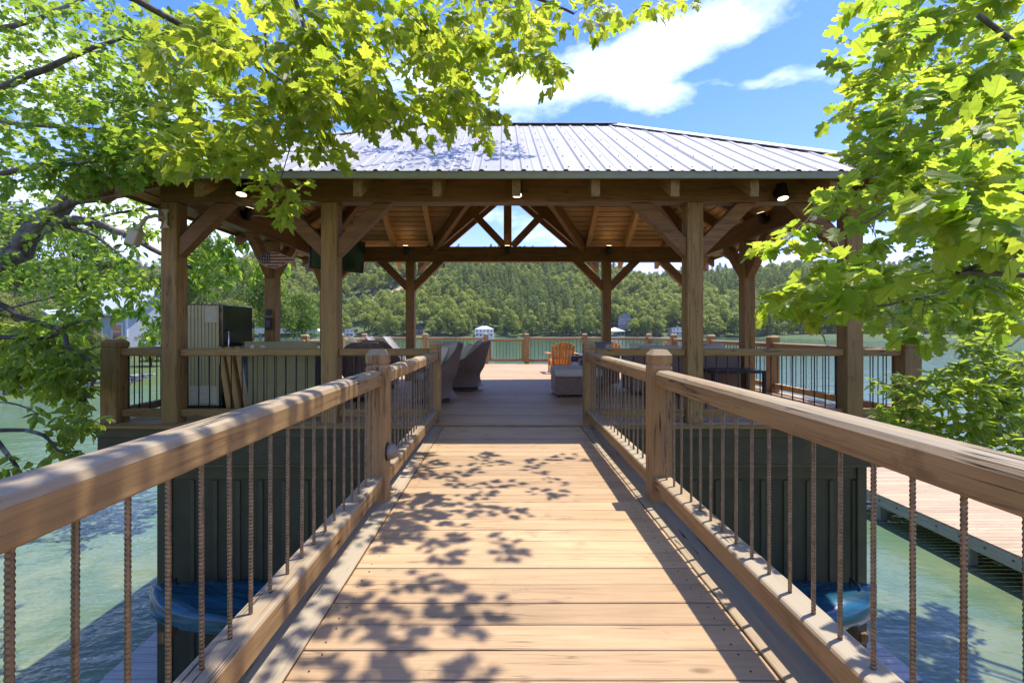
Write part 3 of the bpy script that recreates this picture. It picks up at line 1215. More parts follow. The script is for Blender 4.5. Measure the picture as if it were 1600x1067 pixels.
KH = kayak_hull()
blk = plain("black_plastic", (0.02, 0.02, 0.022), 0.45)
for (x, lab, rz) in ((-2.78, "blue sit-on-top kayak on a rack against the green wall under the dappled rail", 0), (2.80, "blue kayak on a wall rack with its sunlit glossy bow at the wall corner", math.pi)):
    kroot = thing("kayak", lab, "kayak", (XC + x, 5.56, -2.16), rz, "kayaks racked on the boathouse wall")
    kroot.scale = (1.0, 1.08, 1.3)
    put("hull", KH, kroot, (0, 0, 0), local=True)
    put("seat", extrude("seat", [(-.2, 0), (.2, 0), (.24, .22), (.19, .23), (.14, .05), (-.2, .04)], .4, blk, "Y", .012), kroot, (0.35, 0, .06), local=True)
    for sx in (-1, 1):
        pth = [(0, -.07, 0), (0, -.07, .045), (0, .07, .045), (0, .07, 0)]
        put("carry_handle", tube("carry_handle", pth, .011, blk, 6), kroot, (sx * 1.38, 0, .17), local=True)
for x, rlab in ((-4.05, "timber rack arm under the kayak at the boathouse corner below the dappled rail"), (-2.2, "timber rack arm under the kayak end nearest the dappled bridge edge"), (2.2, "timber rack arm under the kayak end nearest the sunny bridge edge"), (4.05, "timber rack arm under the sunlit kayak bow at the dock side corner")):
    rk = thing("kayak_rack", rlab, "rack", (XC + x, 5.7, -2.4), 0, "rack arms under the kayaks")
    put("arm", box(.08, .72, .08, timber("Y"), .006), rk, (XC + x, 5.6, -2.375))
    put("wall_plate", box(.08, .05, .4, timber("Z"), .006), rk, (XC + x, 5.945, -2.53))
    put("lip", box(.08, .05, .1, timber("Z"), .006), rk, (XC + x, 5.255, -2.34))
strap = thing("strap", "short orange strap on the blue kayak behind the dappled rail", "strap", (-2.62, 5.6, -1.95))
put("webbing", tube("webbing", [(-.08, -.2, .02), (-.02, -.08, .1), (.05, .03, .07), (.09, .14, .03)], .014, plain("orange_webbing", (.7, .18, .03), .6), 6), strap, (-2.72, 5.5, -2.0))
put("buckle", box(.05, .06, .02, blk, .004), strap, (-2.64, 5.58, -1.93))

# ------------------------------------------------------------------ lamps on the beams
lampglow = lit("warm_lamp_glow", (1.0, 0.72, 0.40), 2.2)
bronze = plain("dark_bronze", (0.035, 0.028, 0.022), 0.45, 0.6)


def lamp(label, loc, face, up=False):
    """cylinder spot on a beam face; face = unit vector out of the beam"""
    f = Vector(face)
    t = thing("spot_light", label, "lamp", loc, 0, "spot lights on the beams")
    c = Vector(loc) + f * 0.10
    r1, r2 = (0.055, 0.07)
    zs = (0.10, -0.10)
    body = ring_mesh("lamp_body", [circ(r1 * .8, -.1), circ(r1, -.09), circ(r2, .09), circ(r2, .1)], bronze, False)
    glow = ring_mesh("lamp_lens", [circ(r2 * .84, 0), circ(r2 * .84, .004)], lampglow)
    tilt = 0.22
    ax = Vector((0, 0, 1 if up else -1)) + f * tilt
    rot = ax.to_track_quat("Z", "Y").to_euler()
    put("lamp_body", body, t, c, rot)
    put("lamp_lens", glow, t, c + ax.normalized() * 0.1005, rot)
    put("mount", ring_mesh("mount", [circ(.06, 0), circ(.06, .02), circ(.02, .03), circ(.02, .07)], bronze), t, Vector(loc) + f * .001, f.to_track_quat("Z", "Y").to_euler())


fy = PY[0] - 0.096
lamp("lit spot light on the front beam behind the hanging maple twig", (-3.30, fy, 3.0), (0, -1, 0))
lamp("lit spot light in the middle of the front beam", (0.16, fy, 2.99), (0, -1, 0))
lamp("lit spot light on the front beam by the hanging white sensor", (3.5, fy, 2.95), (0, -1, 0))
by_ = PY[2] - 0.096
lamp("lit uplight on the rear beam above the post next to the television", (-2.33, by_, 3.10), (0, -1, 0), True)
lamp("lit uplight on the rear beam at the foot of the king post", (0.07, by_, 3.10), (0, -1, 0), True)
lamp("lit uplight on the rear beam on the side of the orange chairs", (2.47, by_, 3.10), (0, -1, 0), True)
lamp("lit tube light on the side beam above the flag fish", (XC - 4.304, 7.3, 3.06), (1, 0, 0), True)
lamp("lit tube light on the side beam above the black side table", (XC + 4.304, 7.6, 3.06), (-1, 0, 0), True)

dl = thing("post_light", "small bronze dome step light on the bridge post", "lamp", (XC - .927, 3.21, .36))
prof = [(0.0, .055), (.02, .06), (.045, .052), (.07, .03), (.078, .008)]
rings = [[(x, r * math.cos(a), r * math.sin(a)) for a in (2 * math.pi * i / 16 for i in range(16))] for x, r in prof]
put("dome", ring_mesh("dome", rings, plain("aged_bronze", (0.25, 0.22, 0.17), 0.5, 0.5), True), dl, (XC - .926, 3.215, .34))
put("back_plate", ring_mesh("plate", [[(x, .066 * math.cos(a), .066 * math.sin(a)) for a in (2 * math.pi * i / 16 for i in range(16))] for x in (0, .006)], bronze), dl, (XC - .9265, 3.215, .34))

beige = plain("beige_plastic", (0.50, 0.46, 0.34), 0.5)
sc_ = thing("flood_light", "beige flood light on a bracket at the top of the corner post", "lamp", (XC - 4.4, 5.82, 2.65))
put("bracket", extrude("bracket", [(-.055, -.12), (.055, -.12), (.02, -.07), (.02, .07), (.055, .12), (-.055, .12), (-.02, .07), (-.02, -.07)], .03, beige, "Y", .004), sc_, (XC - 4.42, 5.81, 2.62))
pth = [(0, 0, 0), (-.06, -.06, .02), (-.16, -.08, -.01), (-.22, -.09, -.1), (-.26, -.1, -.2)]
put("arm", tube("arm", pth, [.022, .022, .024, .026, .028], beige, 8), sc_, (XC - 4.43, 5.79, 2.62))
put("lamp_head", box(.13, .12, .2, beige, .02, 2), sc_, (XC - 4.72, 5.69, 2.36), (0, R(22), 0))
sn = thing("hanging_sensor", "small white sensor hanging by a thin cord from the eaves", "sensor", (3.83, 5.6, 2.8))
put("cord", tube("cord", [(0, 0, 0), (-.004, 0, -.15), (-.02, 0, -.27), (-.03, 0, -.3)], .004, plain("white_cord", (.6, .6, .55), .6), 5), sn, (3.84, 5.62, 2.95))
put("sensor_case", ring_mesh("case", [circ(.02, -.05, 10), circ(.045, -.035, 10), circ(.045, .0, 10), circ(.025, .02, 10), circ(.02, .05, 10)], plain("white_plastic", (.7, .7, .66), .4), True), sn, (3.805, 5.62, 2.60))

# ------------------------------------------------------------------ things under the roof
# fridge
fr = thing("fridge", "tall old fridge with pale ribbed side, dark glossy door and two paper labels", "fridge", (-4.62, 7.12, 0))
fx0, fx1, fy0, fy1 = -4.86, -4.10, 6.62, 7.42
side = plain("fridge_side_panel", (0.47, 0.42, 0.20), 0.5, 0.0, 0.1, 3)
doorm = plain("dark_glossy_door", (0.022, 0.030, 0.024), 0.12, 0.2, 0.3, 2)
put("cabinet", box(fx1 - fx0 - .07, fy1 - fy0, 1.50, plain("fridge_black", (.02, .022, .02), .4), .008), fr, ((fx0 + fx1 - .07) / 2, (fy0 + fy1) / 2, .83))
put("base", box(fx1 - fx0 - .12, fy1 - fy0 - .06, .075, blk, .004), fr, ((fx0 + fx1 - .07) / 2, (fy0 + fy1) / 2, .0385))
nrib = 14
for i in range(nrib):
    wv = (fx1 - fx0 - .045) / nrib
    put("side_rib", box(wv - .006, .012, 1.46, side, .004), fr, (fx0 + wv * (i + .5), fy0 - .005, .835))
put("door", box(.062, fy1 - fy0 - .01, 1.10, doorm, .012, 2), fr, (fx1 - .034, (fy0 + fy1) / 2, 1.02))
put("door", box(.062, fy1 - fy0 - .01, .36, doorm, .012, 2), fr, (fx1 - .034, (fy0 + fy1) / 2, .27))
put("handle", tube("handle", [(0, 0, -.2), (.035, 0, -.18), (.035, 0, .18), (0, 0, .2)], .01, steel, 8), fr, (fx1, fy0 + .09, 1.0))
paper = plain("yellowed_paper", (0.55, 0.53, 0.36), 0.8, 0, .12, 20)
put("paper_label", box(.175, .002, .23, paper, 0), fr, (fx1 - .16, fy0 - .0125, 1.43), (0, 0, 0))
put("paper_label", box(.40, .002, .26, paper, 0), fr, (fx1 - .275, fy0 - .0125, .26))

# green cabinet
cb = thing("bar_cabinet", "olive green bar cabinet of vertical boards with a chipped counter lip", "cabinet", (-3.15, 6.75, 0))
olive = plain("olive_paint", (0.25, 0.225, 0.09), 0.55, 0, 0.18, 4)
x0, x1 = -3.66, -2.70
for i in range(7):
    wv = (x1 - x0) / 7
    put("front_board", box(wv - .007, .022, .86, olive, .004), cb, (x0 + wv * (i + .5), 6.50, .44))
put("carcass", box(x1 - x0 - .02, .5, .86, plain("cabinet_dark", (.03, .03, .02), .7), .004), cb, ((x0 + x1) / 2, 6.763, .44))
put("counter_lip", box(x1 - x0 + .07, .03, .17, olive, .006), cb, ((x0 + x1) / 2, 6.475, .955))
put("counter_top", box(x1 - x0 + .07, .58, .04, olive, .006), cb, ((x0 + x1) / 2, 6.782, 1.0))
chip = plain("bare_chip", (.5, .47, .36), .7)
put("paint_chip", extrude("chip", [(-.03, -.02), (.0, -.045), (.02, -.02), (.035, .02), (.0, .045), (-.02, .03)], .002, chip, "Y"), cb, (-3.58, 6.459, .955))
put("paint_chip", extrude("chip", [(-.04, -.01), (.03, -.012), (.045, .006), (.0, .02), (-.03, .012)], .002, chip, "Y"), cb, (-3.43, 6.459, .965))

# cornhole boards leaning
for i, (x, lab, col) in enumerate(((-4.02, "bare wood game board leaning beside the fridge, outermost of the leaning boards", 0), (-3.9, "wooden game board leaning in the middle of the leaning boards", 0), (-3.76, "pale painted game board with a round black hole leaning by the green cabinet", 1))):
    cbd = thing("game_board", lab, "game board", (x, 6.75, 0), 0, "game boards leaning by the cabinet")
    mt = wood("yellow_pine", (0.55, 0.36, 0.13), (0.4, 0.24, 0.08), "Z", .5) if col == 0 else plain("white_blue_paint", (.50, .52, .58), .4, 0, .15, 3)
    tilt = (0, R(-9), 0)
    put("panel", box(.014, .56, .92, mt, .003), cbd, (x, 6.86, .50), tilt)
    for dy in (-.27, .27):
        put("frame_rail", box(.06, .03, .92, wood("yellow_pine", (0.55, 0.36, 0.13), (0.4, 0.24, 0.08), "Z", .5), .003), cbd, (x - .037, 6.86 + dy, .506), tilt)
    if col:
        hole = ring_mesh("hole", [circ(.075, 0, 20), circ(.075, .003, 20)], blk)
        put("hole", hole, cbd, (x - .045, 6.86, .80), (0, R(81), 0))
        put("hole", hole, cbd, (x + .02, 6.572, .78), (R(90), 0, 0), scale=(.35, 1, 1))
ball = thing("black_pot", "round black lidded pot behind the leaning game boards", "pot", (-3.72, 7.0, 0))
put("pot_body", ring_mesh("pot", [circ(.10, 0), circ(.13, .04), circ(.15, .5), circ(.15, .90)], blk, True), ball, (-3.86, 7.35, 0))
put("lid", ring_mesh("lid", [circ(.15, 0), circ(.135, .05), circ(.09, .09), circ(.02, .11)], blk, True), ball, (-3.86, 7.35, .90))

# outlet boxes on the mid post
ob = thing("outlet_box", "pair of black outlet boxes on the middle side post below the flag fish", "outlet", (XC - 4.4, 8.33, 1.3))
put("cover", box(.12, .04, .22, blk, .008), ob, (XC - 4.41, 8.317, 1.32))
put("cover", box(.10, .03, .10, blk, .006), ob, (XC - 4.41, 8.322, 1.535))
put("plate", box(.07, .004, .12, plain("grey_plate", (.1, .1, .11), .3), .0015), ob, (XC - 4.41, 8.2945, 1.32))

# flag fish
fs = thing("fish_ornament", "wooden fish ornament painted with stars and stripes on the side post", "ornament", (-4.2, 8.2, 2.48))
body = [(-.33, .0), (-.27, .075), (-.16, .125), (-.02, .14), (.12, .10), (.22, .05), (.27, .045), (.335, .14), (.345, .12), (.315, .0), (.35, -.15), (.33, -.16), (.25, -.06), (.2, -.055), (.1, -.11), (-.02, -.155), (-.16, -.13), (-.27, -.075)]
cream = plain("cream_wood_paint", (.55, .44, .34), .6, 0, .2, 12)
redp = plain("faded_red_paint", (.22, .05, .04), .6, 0, .25, 12)
navy = plain("faded_navy_paint", (.035, .035, .06), .6, 0, .25, 12)
FL = Vector((-3.98, 7.95, 2.43))
put("hook", box(.02, .36, .02, blk, .002), fs, (-4.2, 8.155, 2.47))
put("fish_body", extrude("fish", body, .04, cream, "Y", .006), fs, FL)


def fish_halfspan(zv):
    xs_ = []
    n = len(body)
    for i in range(n):
        (xa, za), (xb, zb) = body[i], body[(i + 1) % n]
        if (za - zv) * (zb - zv) < 0:
            xs_.append(xa + (xb - xa) * (zv - za) / (zb - za))
    return sorted(xs_)


for i in range(5):
    zv = -.115 + i * .055
    a0, a1 = max(fish_halfspan(zv - .012)[0], fish_halfspan(zv + .012)[0]) + .012, min(fish_halfspan(zv - .012)[1], fish_halfspan(zv + .012)[1]) - .012
    if zv > -.05:
        a0 = max(a0, -.095)
    if a1 > a0 + .03:
        put("stripe", box(a1 - a0, .006, .024, redp, .002), fs, FL + Vector(((a0 + a1) / 2, -.023, zv)))
can = [(-.30, -.012), (-.30, .03), (-.25, .075), (-.16, .115), (-.10, .125), (-.10, -.04), (-.26, -.04)]
put("canton", extrude("canton", can, .006, navy, "Y"), fs, FL + Vector((0, -.0235, 0)))
star = [((.017 if i % 2 == 0 else .007) * math.sin(math.pi * i / 5), (.017 if i % 2 == 0 else .007) * math.cos(math.pi * i / 5)) for i in range(10)]
starme = extrude("star", star, .004, cream, "Y")
for r_ in range(3):
    for c_ in range(4):
        xx, zz = -.255 + c_ * .044, -.015 + r_ * .044
        if zz < .09 - max(0, (-.17 - xx)) * .6:
            put("star", starme, fs, FL + Vector((xx, -.0285, zz)))
put("fin", extrude("fin", [(-.06, 0), (.04, .06), (.07, .05), (.1, -.02)], .03, redp, "Y", .004), fs, FL + Vector((-.02, 0, .15)))
put("fin", extrude("fin", [(-.05, 0), (.03, -.05), (.06, -.04), (.07, .02)], .03, redp, "Y", .004), fs, FL + Vector((-.02, 0, -.165)))

# television
tvc = Vector((-3.55, 9.72, 2.82))
tv = thing("television", "flat black television mounted high in the rear corner of the pavilion", "television", tvc)
tva = math.atan2(.9, .84)
rt = Euler((R(8), 0, tva), "XYZ")
put("cabinet", box(1.22, .06, .70, plain("tv_black", (.012, .012, .014), .35), .01), tv, tvc, rt)
scr = plain("tv_screen_glass", (.010, .013, .013), .08, 0, 0, 1, .6)
put("screen", box(1.18, .004, .655, scr, 0), tv, tvc + rt.to_matrix() @ Vector((0, -.0325, .008)), rt)
put("wall_arm", box(.08, .5, .08, blk, .006), tv, tvc + rt.to_matrix() @ Vector((0, .28, 0)), rt)
put("wall_plate", box(.3, .03, .3, blk, .004), tv, tvc + rt.to_matrix() @ Vector((0, .53, 0)), rt)

# wicker furniture
WK = wicker_mat()
cush = plain("beige_cushion", (0.50, 0.47, 0.38), 0.9, 0, 0.08, 60, .2, .25)
cushg = plain("grey_cushion", (0.20, 0.215, 0.25), 0.9, 0, 0.1, 60, .2, .25)
cushl = plain("light_pillow", (0.72, 0.67, 0.48), 0.9, 0, 0.08, 60, .2, .25)


def barrel_shell():
    """tub chair shell, open to local -X, back at +X"""
    n = 96
    zf = [0.10, 0.13, 0.22, 0.34, 0.46, 0.6, 0.75, 0.88, 1.0]
    outer, inner = [], []
    rings_o, rings_i = [], []
    for t in np.linspace(0, 1, 15):
        ro, ri = [], []
        for j in range(n):
            a = 2 * math.pi * j / n
            back = 0.5 + 0.5 * math.cos(a)
            sm = back * back * (3 - 2 * back)
            front = max(0, (-math.cos(a) - .62) / .38)
            top = 0.60 + 0.40 * sm ** 2.4 - 0.20 * min(1, front * 2)
            z = 0.09 + (top - 0.09) * t
            r = 0.375 - 0.075 * math.sin(min(1, (z - .09) / .36) * math.pi) * (1) + 0.05 * max(0, z - .45)
            if z < .12:
                r += .012
            r *= 1 + (0.02 if j % 2 else -0.02) * (1 if .1 < t < .97 else 0)
            lean = 0.22 * max(0, z - 0.35) ** 1.3
            ro.append((r * math.cos(a) * 1.0 + lean, r * math.sin(a), z))
            ti = 0.05 * (1 if t < 1 else 0.2)
            r2 = (0.375 + 0.05 * max(0, z - .45)) - 0.06 if z > .35 else .3
            r2 = min(r2, r - .03)
            ri.append((r2 * math.cos(a) + lean, r2 * math.sin(a), max(z, 0.36)))
        rings_o.append(ro)
        rings_i.append(ri)
    rings = rings_o + rings_i[::-1]
    return ring_mesh("shell", rings, WK, False, cap=True)


SHELL = barrel_shell()


def pillow_mesh(wx, wy, wz, mat, pinch=.35):
    n = 10
    V, F = [], []
    for sgn in (1, -1):
        for i in range(n + 1):
            for j in range(n + 1):
                u, v = i / n * 2 - 1, j / n * 2 - 1
                f = max(0, (1 - u ** 4) * (1 - v ** 4)) ** .5
                pin = 1 - .06 * (1 - f)
                V.append((u * wx / 2 * pin, v * wy / 2 * pin, sgn * wz / 2 * f))
    for s in range(2):
        o = s * (n + 1) ** 2
        for i in range(n):
            for j in range(n):
                a = o + i * (n + 1) + j
                q = (a, a + n + 1, a + n + 2, a + 1)
                F.append(q if s == 0 else q[::-1])
    return mesh_from("pillow", V, F, mat, True)


SEATC = ring_mesh("seat_cushion", [circ(.24, .36, 24), circ(.285, .38, 24), circ(.29, .45, 24), circ(.26, .485, 24), circ(.1, .5, 24)], cush, True)
PILA = pillow_mesh(.56, .5, .22, cush)
PILB = pillow_mesh(.46, .44, .2, cushl)
SWIV = ring_mesh("swivel_base", [circ(.26, 0, 28), circ(.27, .01, 28), circ(.27, .055, 28), circ(.2, .085, 28), circ(.2, .1, 28)], plain("dark_brown_base", (.05, .036, .028), .5))


def barrel_chair(label, loc, rz):
    t = thing("wicker_chair", label, "armchair", loc, rz, "wicker swivel tub chairs under the roof")
    put("shell", SHELL, t, (0, 0, 0), local=True)
    put("swivel_base", SWIV, t, (0, 0, .0005), local=True)
    put("seat_cushion", SEATC, t, (-.01, 0, .0), local=True)
    put("back_cushion", PILA, t, (.24, 0, .76), (0, R(-68), 0), local=True)
    put("pillow", PILB, t, (.04, -.04, .74), (0, R(-60), R(8)), local=True)
    return t


barrel_chair("brown wicker tub chair half hidden by the end post of the bridge", (-1.20, 7.72, 0), R(35))
barrel_chair("brown wicker tub chair with two pillows, nearest the sunlit deck", (-0.80, 9.25, 0), R(0))
barrel_chair("dark wicker tub chair with a rounded back behind the front post", (-2.42, 7.9, 0), R(-75))
barrel_chair("wicker tub chair in front of the white loungers, seen through the front railing", (-2.55, 9.5, 0), R(-100))

ot = thing("ottoman", "square dark wicker ottoman with a thick pale cushion at the bridge end", "ottoman", (1.32, 8.5, 0))
put("base", box(.82, .78, .31, WK, .012), ot, (1.32, 8.5, .205))
for sx in (-1, 1):
    for sy in (-1, 1):
        put("foot", box(.05, .05, .05, blk, .003), ot, (1.32 + sx * .35, 8.5 + sy * .33, .0255))
put("cushion", box(.86, .82, .155, cush, .05, 3), ot, (1.32, 8.5, .44))

# sofa with its back to the bridge
so = thing("sofa", "dark wicker sofa behind the black side table, its back to the front railing", "sofa", (3.3, 8.7, 0))
sx0, sx1 = 2.34, 4.30
put("back", box(sx1 - sx0, .14, .72, WK, .02, 2), so, ((sx0 + sx1) / 2, 8.32, .46))
put("seat_base", box(sx1 - sx0, .72, .28, WK, .015), so, ((sx0 + sx1) / 2, 8.76, .20))
put("arm", box(.16, .72, .5, WK, .02, 2), so, (sx0 + .08, 8.76, .595 - .02))
put("arm", box(.16, .72, .5, WK, .02, 2), so, (sx1 - .08, 8.76, .595 - .02))
for i in range(2):
    put("seat_cushion", box(.77, .68, .14, cush, .045, 3), so, (sx0 + .55 + i * .79, 8.78, .412))
    put("back_cushion", box(.77, .17, .44, cush, .06, 3), so, (sx0 + .55 + i * .79, 8.49, .70), (R(8), 0, 0))
for i, (x, m_) in enumerate(((2.62, cushl), (3.72, cushg), (4.02, cush))):
    pl = thing("pillow", ("pale throw pillow on the sofa back cushion, just above the rail", "blue grey throw pillow on the sofa above the black side table", "beige throw pillow at the table end of the sofa")[i], "pillow", (x, 8.66, .74), 0, "throw pillows on the sofa")
    put("pillow_cover", pillow_mesh(.46, .42, .17, m_), pl, (x, 8.67, .76), (R(70), 0, R((-8, 6, 14)[i])))
# chaise facing it
s2 = thing("wicker_loveseat", "dark wicker loveseat beside the ottoman with one grey pillow", "sofa", (1.95, 9.9, 0))
put("seat_base", box(.72, 1.1, .28, WK, .015), s2, (1.9, 10.0, .20))
put("back", box(.14, 1.1, .66, WK, .02, 2), s2, (2.33, 10.0, .43))
put("arm", box(.72, .15, .5, WK, .02, 2), s2, (1.9, 9.38, .36))
put("arm", box(.72, .15, .5, WK, .02, 2), s2, (1.9, 10.62, .36))
put("seat_cushion", box(.68, 1.02, .14, cush, .045, 3), s2, (1.88, 10.0, .412))
for s in (-1, 1):
    put("back_cushion", box(.17, .52, .44, cush, .06, 3), s2, (2.16, 10.0 + s * .27, .70), (0, R(8), 0))
pl = thing("pillow", "slate grey pillow propped on the loveseat arm near the bridge post", "pillow", (2.0, 9.5, .7), 0)
put("pillow_cover", pillow_mesh(.52, .44, .17, cushg), pl, (2.02, 9.56, .76), (R(74), 0, R(-4)))

# black side table
st_ = thing("side_table", "low black metal table with square legs behind the front railing", "table", (3.95, 7.75, 0))
bk = plain("black_metal", (.018, .02, .022), .35, .4)
put("table_top", box(.92, .62, .045, bk, .006), st_, (3.95, 7.95, .50))
for sx in (-1, 1):
    for sy in (-1, 1):
        put("leg", box(.05, .05, .476, bk, .004), st_, (3.95 + sx * .43, 7.95 + sy * .28, .239))

# adirondack chairs
def adirondack(label, loc, rz, group="orange slatted chairs on the sunny deck"):
    """faces local +Y"""
    t = thing("adirondack_chair", label, "chair", loc, rz, group)
    th = R(-18)
    n = 7
    for i in range(n):
        u = (i - 3) / 3.0
        L = 0.72 - 0.10 * u * u
        fan = u * R(5.5)
        me = box(.076, .02, L, orange_wood("Z"), .008)
        mat = Matrix.Rotation(-th, 3, "X") @ Matrix.Rotation(fan, 3, "Y")
        cpos = Vector((u * .235 + math.sin(fan) * .0, 0, .20)) + mat @ Vector((0, 0, L / 2))
        cpos.y = -0.16 + (mat @ Vector((0, 0, L / 2))).y
        put("back_slat", me, t, cpos, mat.to_euler(), local=True)
    for zz in (.42, .69):
        yy = -0.16 - math.tan(-th) * (zz - .2) * 1.0
        put("back_batten", box(.56 if zz < .6 else .60, .025, .05, orange_wood("X"), .005), t, (0, -0.16 - math.tan(R(18)) * (zz - .2) + .005 - .03, zz), (R(18), 0, 0), local=True)
    for i in range(5):
        put("seat_slat", box(.54, .088, .02, orange_wood("X"), .005), t, (0, -.10 + i * .1, .24 + i * .028), (R(15), 0, 0), local=True)
    for s in (-1, 1):
        put("arm", box(.13, .72, .024, orange_wood("Y"), .01), t, (s * .36, .02, .56), local=True)
        put("front_leg", box(.03, .11, .545, orange_wood("Z"), .004), t, (s * .30, .30, .2735), local=True)
        put("side_rail", box(.028, .86, .12, orange_wood("Y"), .004), t, (s * .268, -.03, .18), (R(17), 0, 0), local=True)
        put("arm_post", box(.028, .08, .53, orange_wood("Z"), .004), t, (s * .30, -.26, .283), local=True)
    return t


adirondack("orange slatted chair with a rounded fan back beside the ottoman, facing the lake", (1.62, 13.0, 0), R(4))
adirondack("orange slatted chair turned sideways behind the sofa, only its tilted fan back showing", (4.45, 13.6, 0), R(62))
adirondack("orange slatted chair half hidden behind the slate grey pillow", (3.25, 14.1, 0), R(-12))

bx = thing("fire_table", "pale square fire table with a dark top beside the orange chair", "table", (2.05, 12.4, 0))
put("body", box(.55, .55, .52, plain("pale_stone", (.42, .38, .34), .7, 0, .1, 6), .01), bx, (2.25, 12.2, .2605))
put("top", box(.62, .62, .05, bk, .006), bx, (2.25, 12.2, .547))

# loungers
wsl = plain("white_sling", (.74, .72, .68), .7, 0, .04, 30)
alu = plain("white_aluminium", (.6, .6, .6), .35, .4)


def lounger(label, x, y_):
    t = thing("sun_lounger", label, "sun lounger", (x, y_, 0), R(-58), "white loungers on the far deck")
    put("seat_sling", box(.58, 1.2, .02, wsl, .008), t, (0, .45, .34), local=True)
    put("back_sling", box(.58, .86, .02, wsl, .008), t, (-0, -.42, .68), (R(-52), 0, 0), local=True)
    for s in (-1, 1):
        put("side_frame", box(.03, 1.3, .04, alu, .006), t, (s * .31, .42, .325), local=True)
        put("back_frame", box(.03, .88, .035, alu, .006), t, (s * .31, -.42, .675), (R(-52), 0, 0), local=True)
        put("leg", box(.03, .04, .33, alu, .004), t, (s * .31, .95, .1655), local=True)
        put("leg", box(.03, .04, .33, alu, .004), t, (s * .31, -.15, .1655), local=True)
    return t


for i, (x, y_) in enumerate(((-4.05, 14.3), (-3.42, 14.15), (-2.92, 14.3))):
    lounger(("white sling lounger partly hidden behind the front post", "white sling lounger, middle one of three by the far railing", "white sling lounger nearest the lake gate")[i], x - .1, y_)

#@@FAR
# ------------------------------------------------------------------ far shore forest
def clump_faces(pts, nrm, size, V, F, jitter=0.7, flat=0.0):
    """small leaf-clump faces (bent quads) at pts, roughly facing nrm"""
    for p_, n_ in zip(pts, nrm):
        n_ = n_ + rng.normal(0, jitter, 3) + np.array([0, 0, flat])
        n_ /= np.linalg.norm(n_) + 1e-9
        a = np.cross(n_, rng.normal(0, 1, 3))
        a /= np.linalg.norm(a) + 1e-9
        b = np.cross(n_, a)
        s_ = size * rng.uniform(0.6, 1.35)
        o_ = len(V)
        q = s_ * rng.uniform(.55, 1.0)
        V += [p_ - a * s_ * .5, p_ + b * q * .42 - n_ * s_ * .12, p_ + a * s_ * .55, p_ - b * q * .45 - n_ * s_ * .1]
        F.append((o_, o_ + 1, o_ + 2, o_ + 3))


def broadleaf_crown(h, r, n, size, lobes=9, lo=0.25):
    V, F = [], []
    L = []
    for i in range(lobes):
        a = rng.uniform(0, 2 * math.pi)
        zc_ = rng.uniform(lo + .12, .86)
        rad = r * (0.35 + .65 * math.sin(math.pi * min(1, (1.05 - zc_) / (1.05 - lo)) * .62 + .3)) * rng.uniform(.25, .62)
        L.append((np.array([rad * math.cos(a), rad * math.sin(a), zc_ * h]), r * rng.uniform(.34, .58), h * rng.uniform(.09, .16)))
    L.append((np.array([0, 0, .88 * h]), r * .42, h * .13))
    wts = np.array([l_[1] ** 2 for l_ in L])
    wts /= wts.sum()
    for l_, w_ in zip(L, wts):
        k_ = max(6, int(n * w_))
        d_ = rng.normal(0, 1, (k_, 3))
        d_ /= np.linalg.norm(d_, axis=1)[:, None]
        d_[:, 2] = np.where(d_[:, 2] < -.35, -d_[:, 2], d_[:, 2])
        rr = rng.uniform(.55, 1.06, (k_, 1)) ** .6
        p_ = l_[0] + d_ * rr * np.array([l_[1], l_[1], l_[2] * 1.3])
        clump_faces(p_, d_, size, V, F, .38, .25)
    return V, F


def conifer_crown(h, r, n, size, start=.3):
    """pine: irregular flattened pads of needles up a bare stem"""
    V, F = [], []
    for i in range(n):
        f = (i + rng.uniform(0, .9)) / n
        z = h * (start + (1 - start) * f)
        rad = r * (1 - f) ** .7 * rng.uniform(.25, .95)
        a = i * 2.4 + rng.normal(0, .5)
        c_ = np.array([rad * math.cos(a), rad * math.sin(a), z - .12 * rad])
        lr = (.75 + .9 * (1 - f)) * rng.uniform(.8, 1.35) * r / 3.6
        k_ = int(22 + 26 * (1 - f))
        d_ = rng.normal(0, 1, (k_, 3))
        d_ /= np.linalg.norm(d_, axis=1)[:, None]
        d_[:, 2] = np.where(d_[:, 2] < -.3, -d_[:, 2], d_[:, 2])
        clump_faces(c_ + d_ * np.array([lr * 1.25, lr * 1.25, lr * .75]) * rng.uniform(.6, 1.05, (k_, 1)), d_, size, V, F, .4, .2)
    return V, F


LM_FAR_B = leaf_mat("far_broadleaf", (0.15, 0.21, 0.036), (0.29, 0.32, 0.07), (0.40, 0.52, 0.07), (0.62, 0.64, 0.11), .44, .15)
LM_FAR_C = leaf_mat("far_conifer", (0.115, 0.175, 0.044), (0.22, 0.26, 0.07), (0.28, 0.38, 0.07), (0.44, 0.50, 0.11), .42, .15)
BARK_FAR = bark("far_bark", (0.10, 0.085, 0.07), (0.20, 0.175, 0.145), 2.0)

PROTO = []   # (crown mesh, trunk mesh, kind)
for (kind, h, r, n) in (("b", 18, 5.8, 900), ("b", 15, 5.4, 800), ("b", 21, 6.2, 1000), ("c", 24, 4.7, 24), ("c", 21, 4.2, 21), ("c", 26, 5.0, 26)):
    if kind == "b":
        V, F = broadleaf_crown(h, r, n, 1.15)
        cm = mesh_from("crown", V, F, LM_FAR_B)
    else:
        V, F = conifer_crown(h, r, n, 1.0, rng.uniform(.25, .4))
        cm = mesh_from("crown", V, F, LM_FAR_C)
    tm = tube("trunk", [(0, 0, -1.5), (0, 0, h * .4), (0.1, 0, h * .92)], [.30, .22, .05], BARK_FAR, 6)
    PROTO.append((cm, tm, kind, h))

# the dirt track that cuts the far slope
TRACK = [(-128, 392), (-112, 408), (-98, 428), (-84, 448), (-62, 466)]


